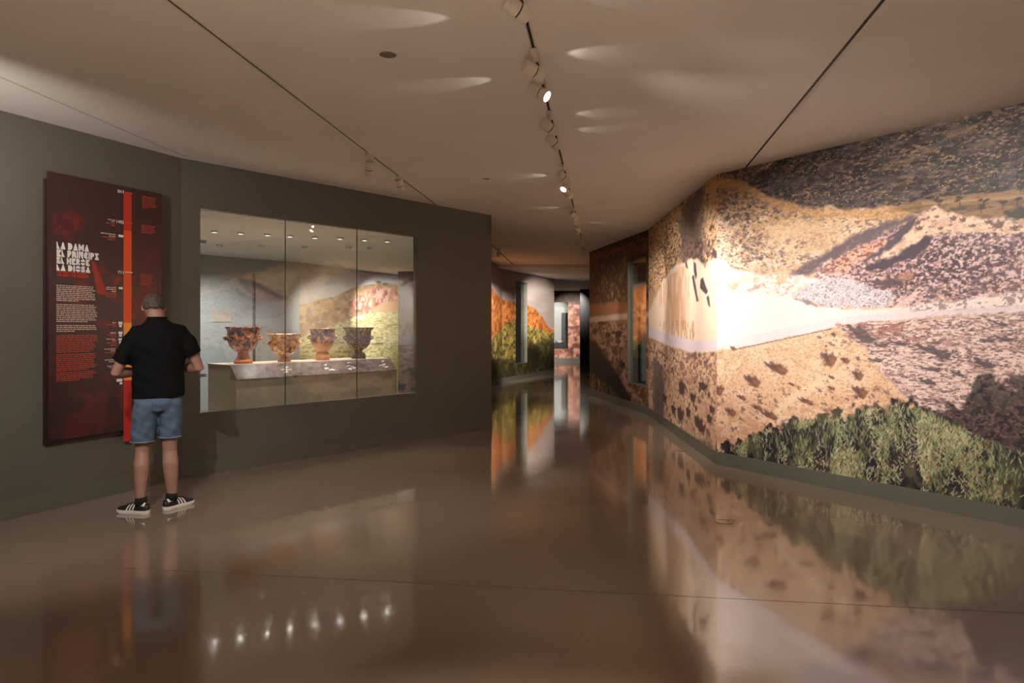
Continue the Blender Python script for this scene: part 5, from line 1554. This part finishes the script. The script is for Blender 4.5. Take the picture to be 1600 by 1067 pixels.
# trainers
def shoe(sd):
    a_ = Vector(LEG[sd][-1]); dirn = (Vector((-0.80, 0.60, 0)) if sd < 0 else Vector((0.758, 0.652, 0))).normalized()
    root = empty('shoe', (a_.x, a_.y, 0), math.atan2(dirn.y, dirn.x) - PI / 2, man)
    # stations along the foot: y, half width, top height of the upper
    ST = [(-0.075, 0.014, 0.060), (-0.068, 0.030, 0.084), (-0.045, 0.037, 0.092), (-0.01, 0.037, 0.090), (0.03, 0.036, 0.088), (0.07, 0.040, 0.076), (0.11, 0.045, 0.062), (0.15, 0.044, 0.054), (0.18, 0.034, 0.047), (0.195, 0.016, 0.038)]
    def up(y, th):
        hw = np.interp(y, [s[0] for s in ST], [s[1] for s in ST]); h = np.interp(y, [s[0] for s in ST], [s[2] for s in ST])
        c, s_ = math.cos(th), math.sin(th)
        e = 0.75
        return Vector((hw * math.copysign(abs(c) ** e, c), y, 0.022 + (h - 0.022) * max(0, s_) ** e))
    bm = bmesh.new(); prev = None; N = 16
    ys = [s[0] for s in ST]
    yy = sorted(set(ys + [(ys[i] + ys[i + 1]) / 2 for i in range(len(ys) - 1)]))
    for y in yy:
        r = [bm.verts.new(up(y, PI * k / N)) for k in range(N + 1)]
        if prev:
            for k in range(N): bm.faces.new((prev[k], prev[k + 1], r[k + 1], r[k]))
            bm.faces.new((prev[N], prev[0], r[0], r[N]))
        else: bm.faces.new(r)
        prev = r
    bm.faces.new(prev[::-1])
    bmesh.ops.recalc_face_normals(bm, faces=bm.faces)
    obj('upper', bm, M['shoe'], root, True)
    bm = bmesh.new()
    lo, mi, hi = [], [], []
    out = [(s[1] + 0.006, s[0]) for s in ST]
    loop = [(x, y) for x, y in out] + [(-x, y) for x, y in out[::-1]]
    loop = [(0, -0.083)] + loop[:len(out)] + [(0, 0.204)] + loop[len(out):]
    for x, y in loop:
        toe = 0.012 * max(0, (y - 0.13) / 0.07) ** 2
        lo.append(bm.verts.new((x * 0.94, y * 0.985, toe))); mi.append(bm.verts.new((x, y, 0.012 + toe * 0.6))); hi.append(bm.verts.new((x * 0.97, y * 0.99, 0.028 + toe * 0.3)))
    n = len(loop)
    for k in range(n):
        k2 = (k + 1) % n
        bm.faces.new((lo[k], lo[k2], mi[k2], mi[k])); bm.faces.new((mi[k], mi[k2], hi[k2], hi[k]))
    bm.faces.new(lo[::-1]); bm.faces.new(hi)
    bmesh.ops.recalc_face_normals(bm, faces=bm.faces)
    obj('sole', bm, M['shoe_white'], root)
    def patch(name, y0, y1, t0, t1, slant, m_, off=0.002, ny=4, nt=6):
        for side in (0, 1):
            bm = bmesh.new(); G = []
            for j in range(nt + 1):
                th = t0 + (t1 - t0) * j / nt; row = []
                for i in range(ny + 1):
                    y = y0 + (y1 - y0) * i / ny + slant * j / nt
                    tt = th if side == 0 else PI - th
                    p = up(y, tt); c0 = Vector((0, y, 0.03))
                    row.append(bm.verts.new(p + (p - c0).normalized() * off))
                G.append(row)
            for j in range(nt):
                for i in range(ny): bm.faces.new((G[j][i], G[j][i + 1], G[j + 1][i + 1], G[j + 1][i]))
            bmesh.ops.recalc_face_normals(bm, faces=bm.faces)
            obj(name, bm, m_, root, True)
    for k in range(3):
        patch('stripe', 0.028 + 0.026 * k, 0.041 + 0.026 * k, 0.06, 1.05, -0.022, M['shoe_white'])
    patch('heel_tab', -0.074, -0.022, 0.55, 1.35, 0.0, M['shoe_white'])
    bm = bmesh.new()
    for k in range(4):
        y = 0.045 + 0.02 * k
        tube(bm, [up(y, 1.05) + Z3 * 0.003, up(y, PI / 2) + Z3 * 0.004, up(y, PI - 1.05) + Z3 * 0.003], 0.0032, 6)
    obj('laces', bm, M['sock'], root, True)
    bm = bmesh.new()
    tube(bm, [Vector((0, -0.012, 0.07)), Vector((0, -0.010, 0.105)), Vector((0, -0.008, 0.125))], [0.046, 0.044, 0.0435], 18); obj('sock', bm, M['sock'], root, True)
shoe(-1); shoe(1)

# slimmer across the shoulders: the figure is seen near the edge of a wide lens
for c in man.children:
    if c.type == 'MESH':
        c.data.transform(Matrix.Diagonal((0.92, 1, 1, 1)))
        for g_ in c.children:
            g_.data.transform(Matrix.Diagonal((0.92, 1, 1, 1)))
    else:
        c.location.x *= 0.92
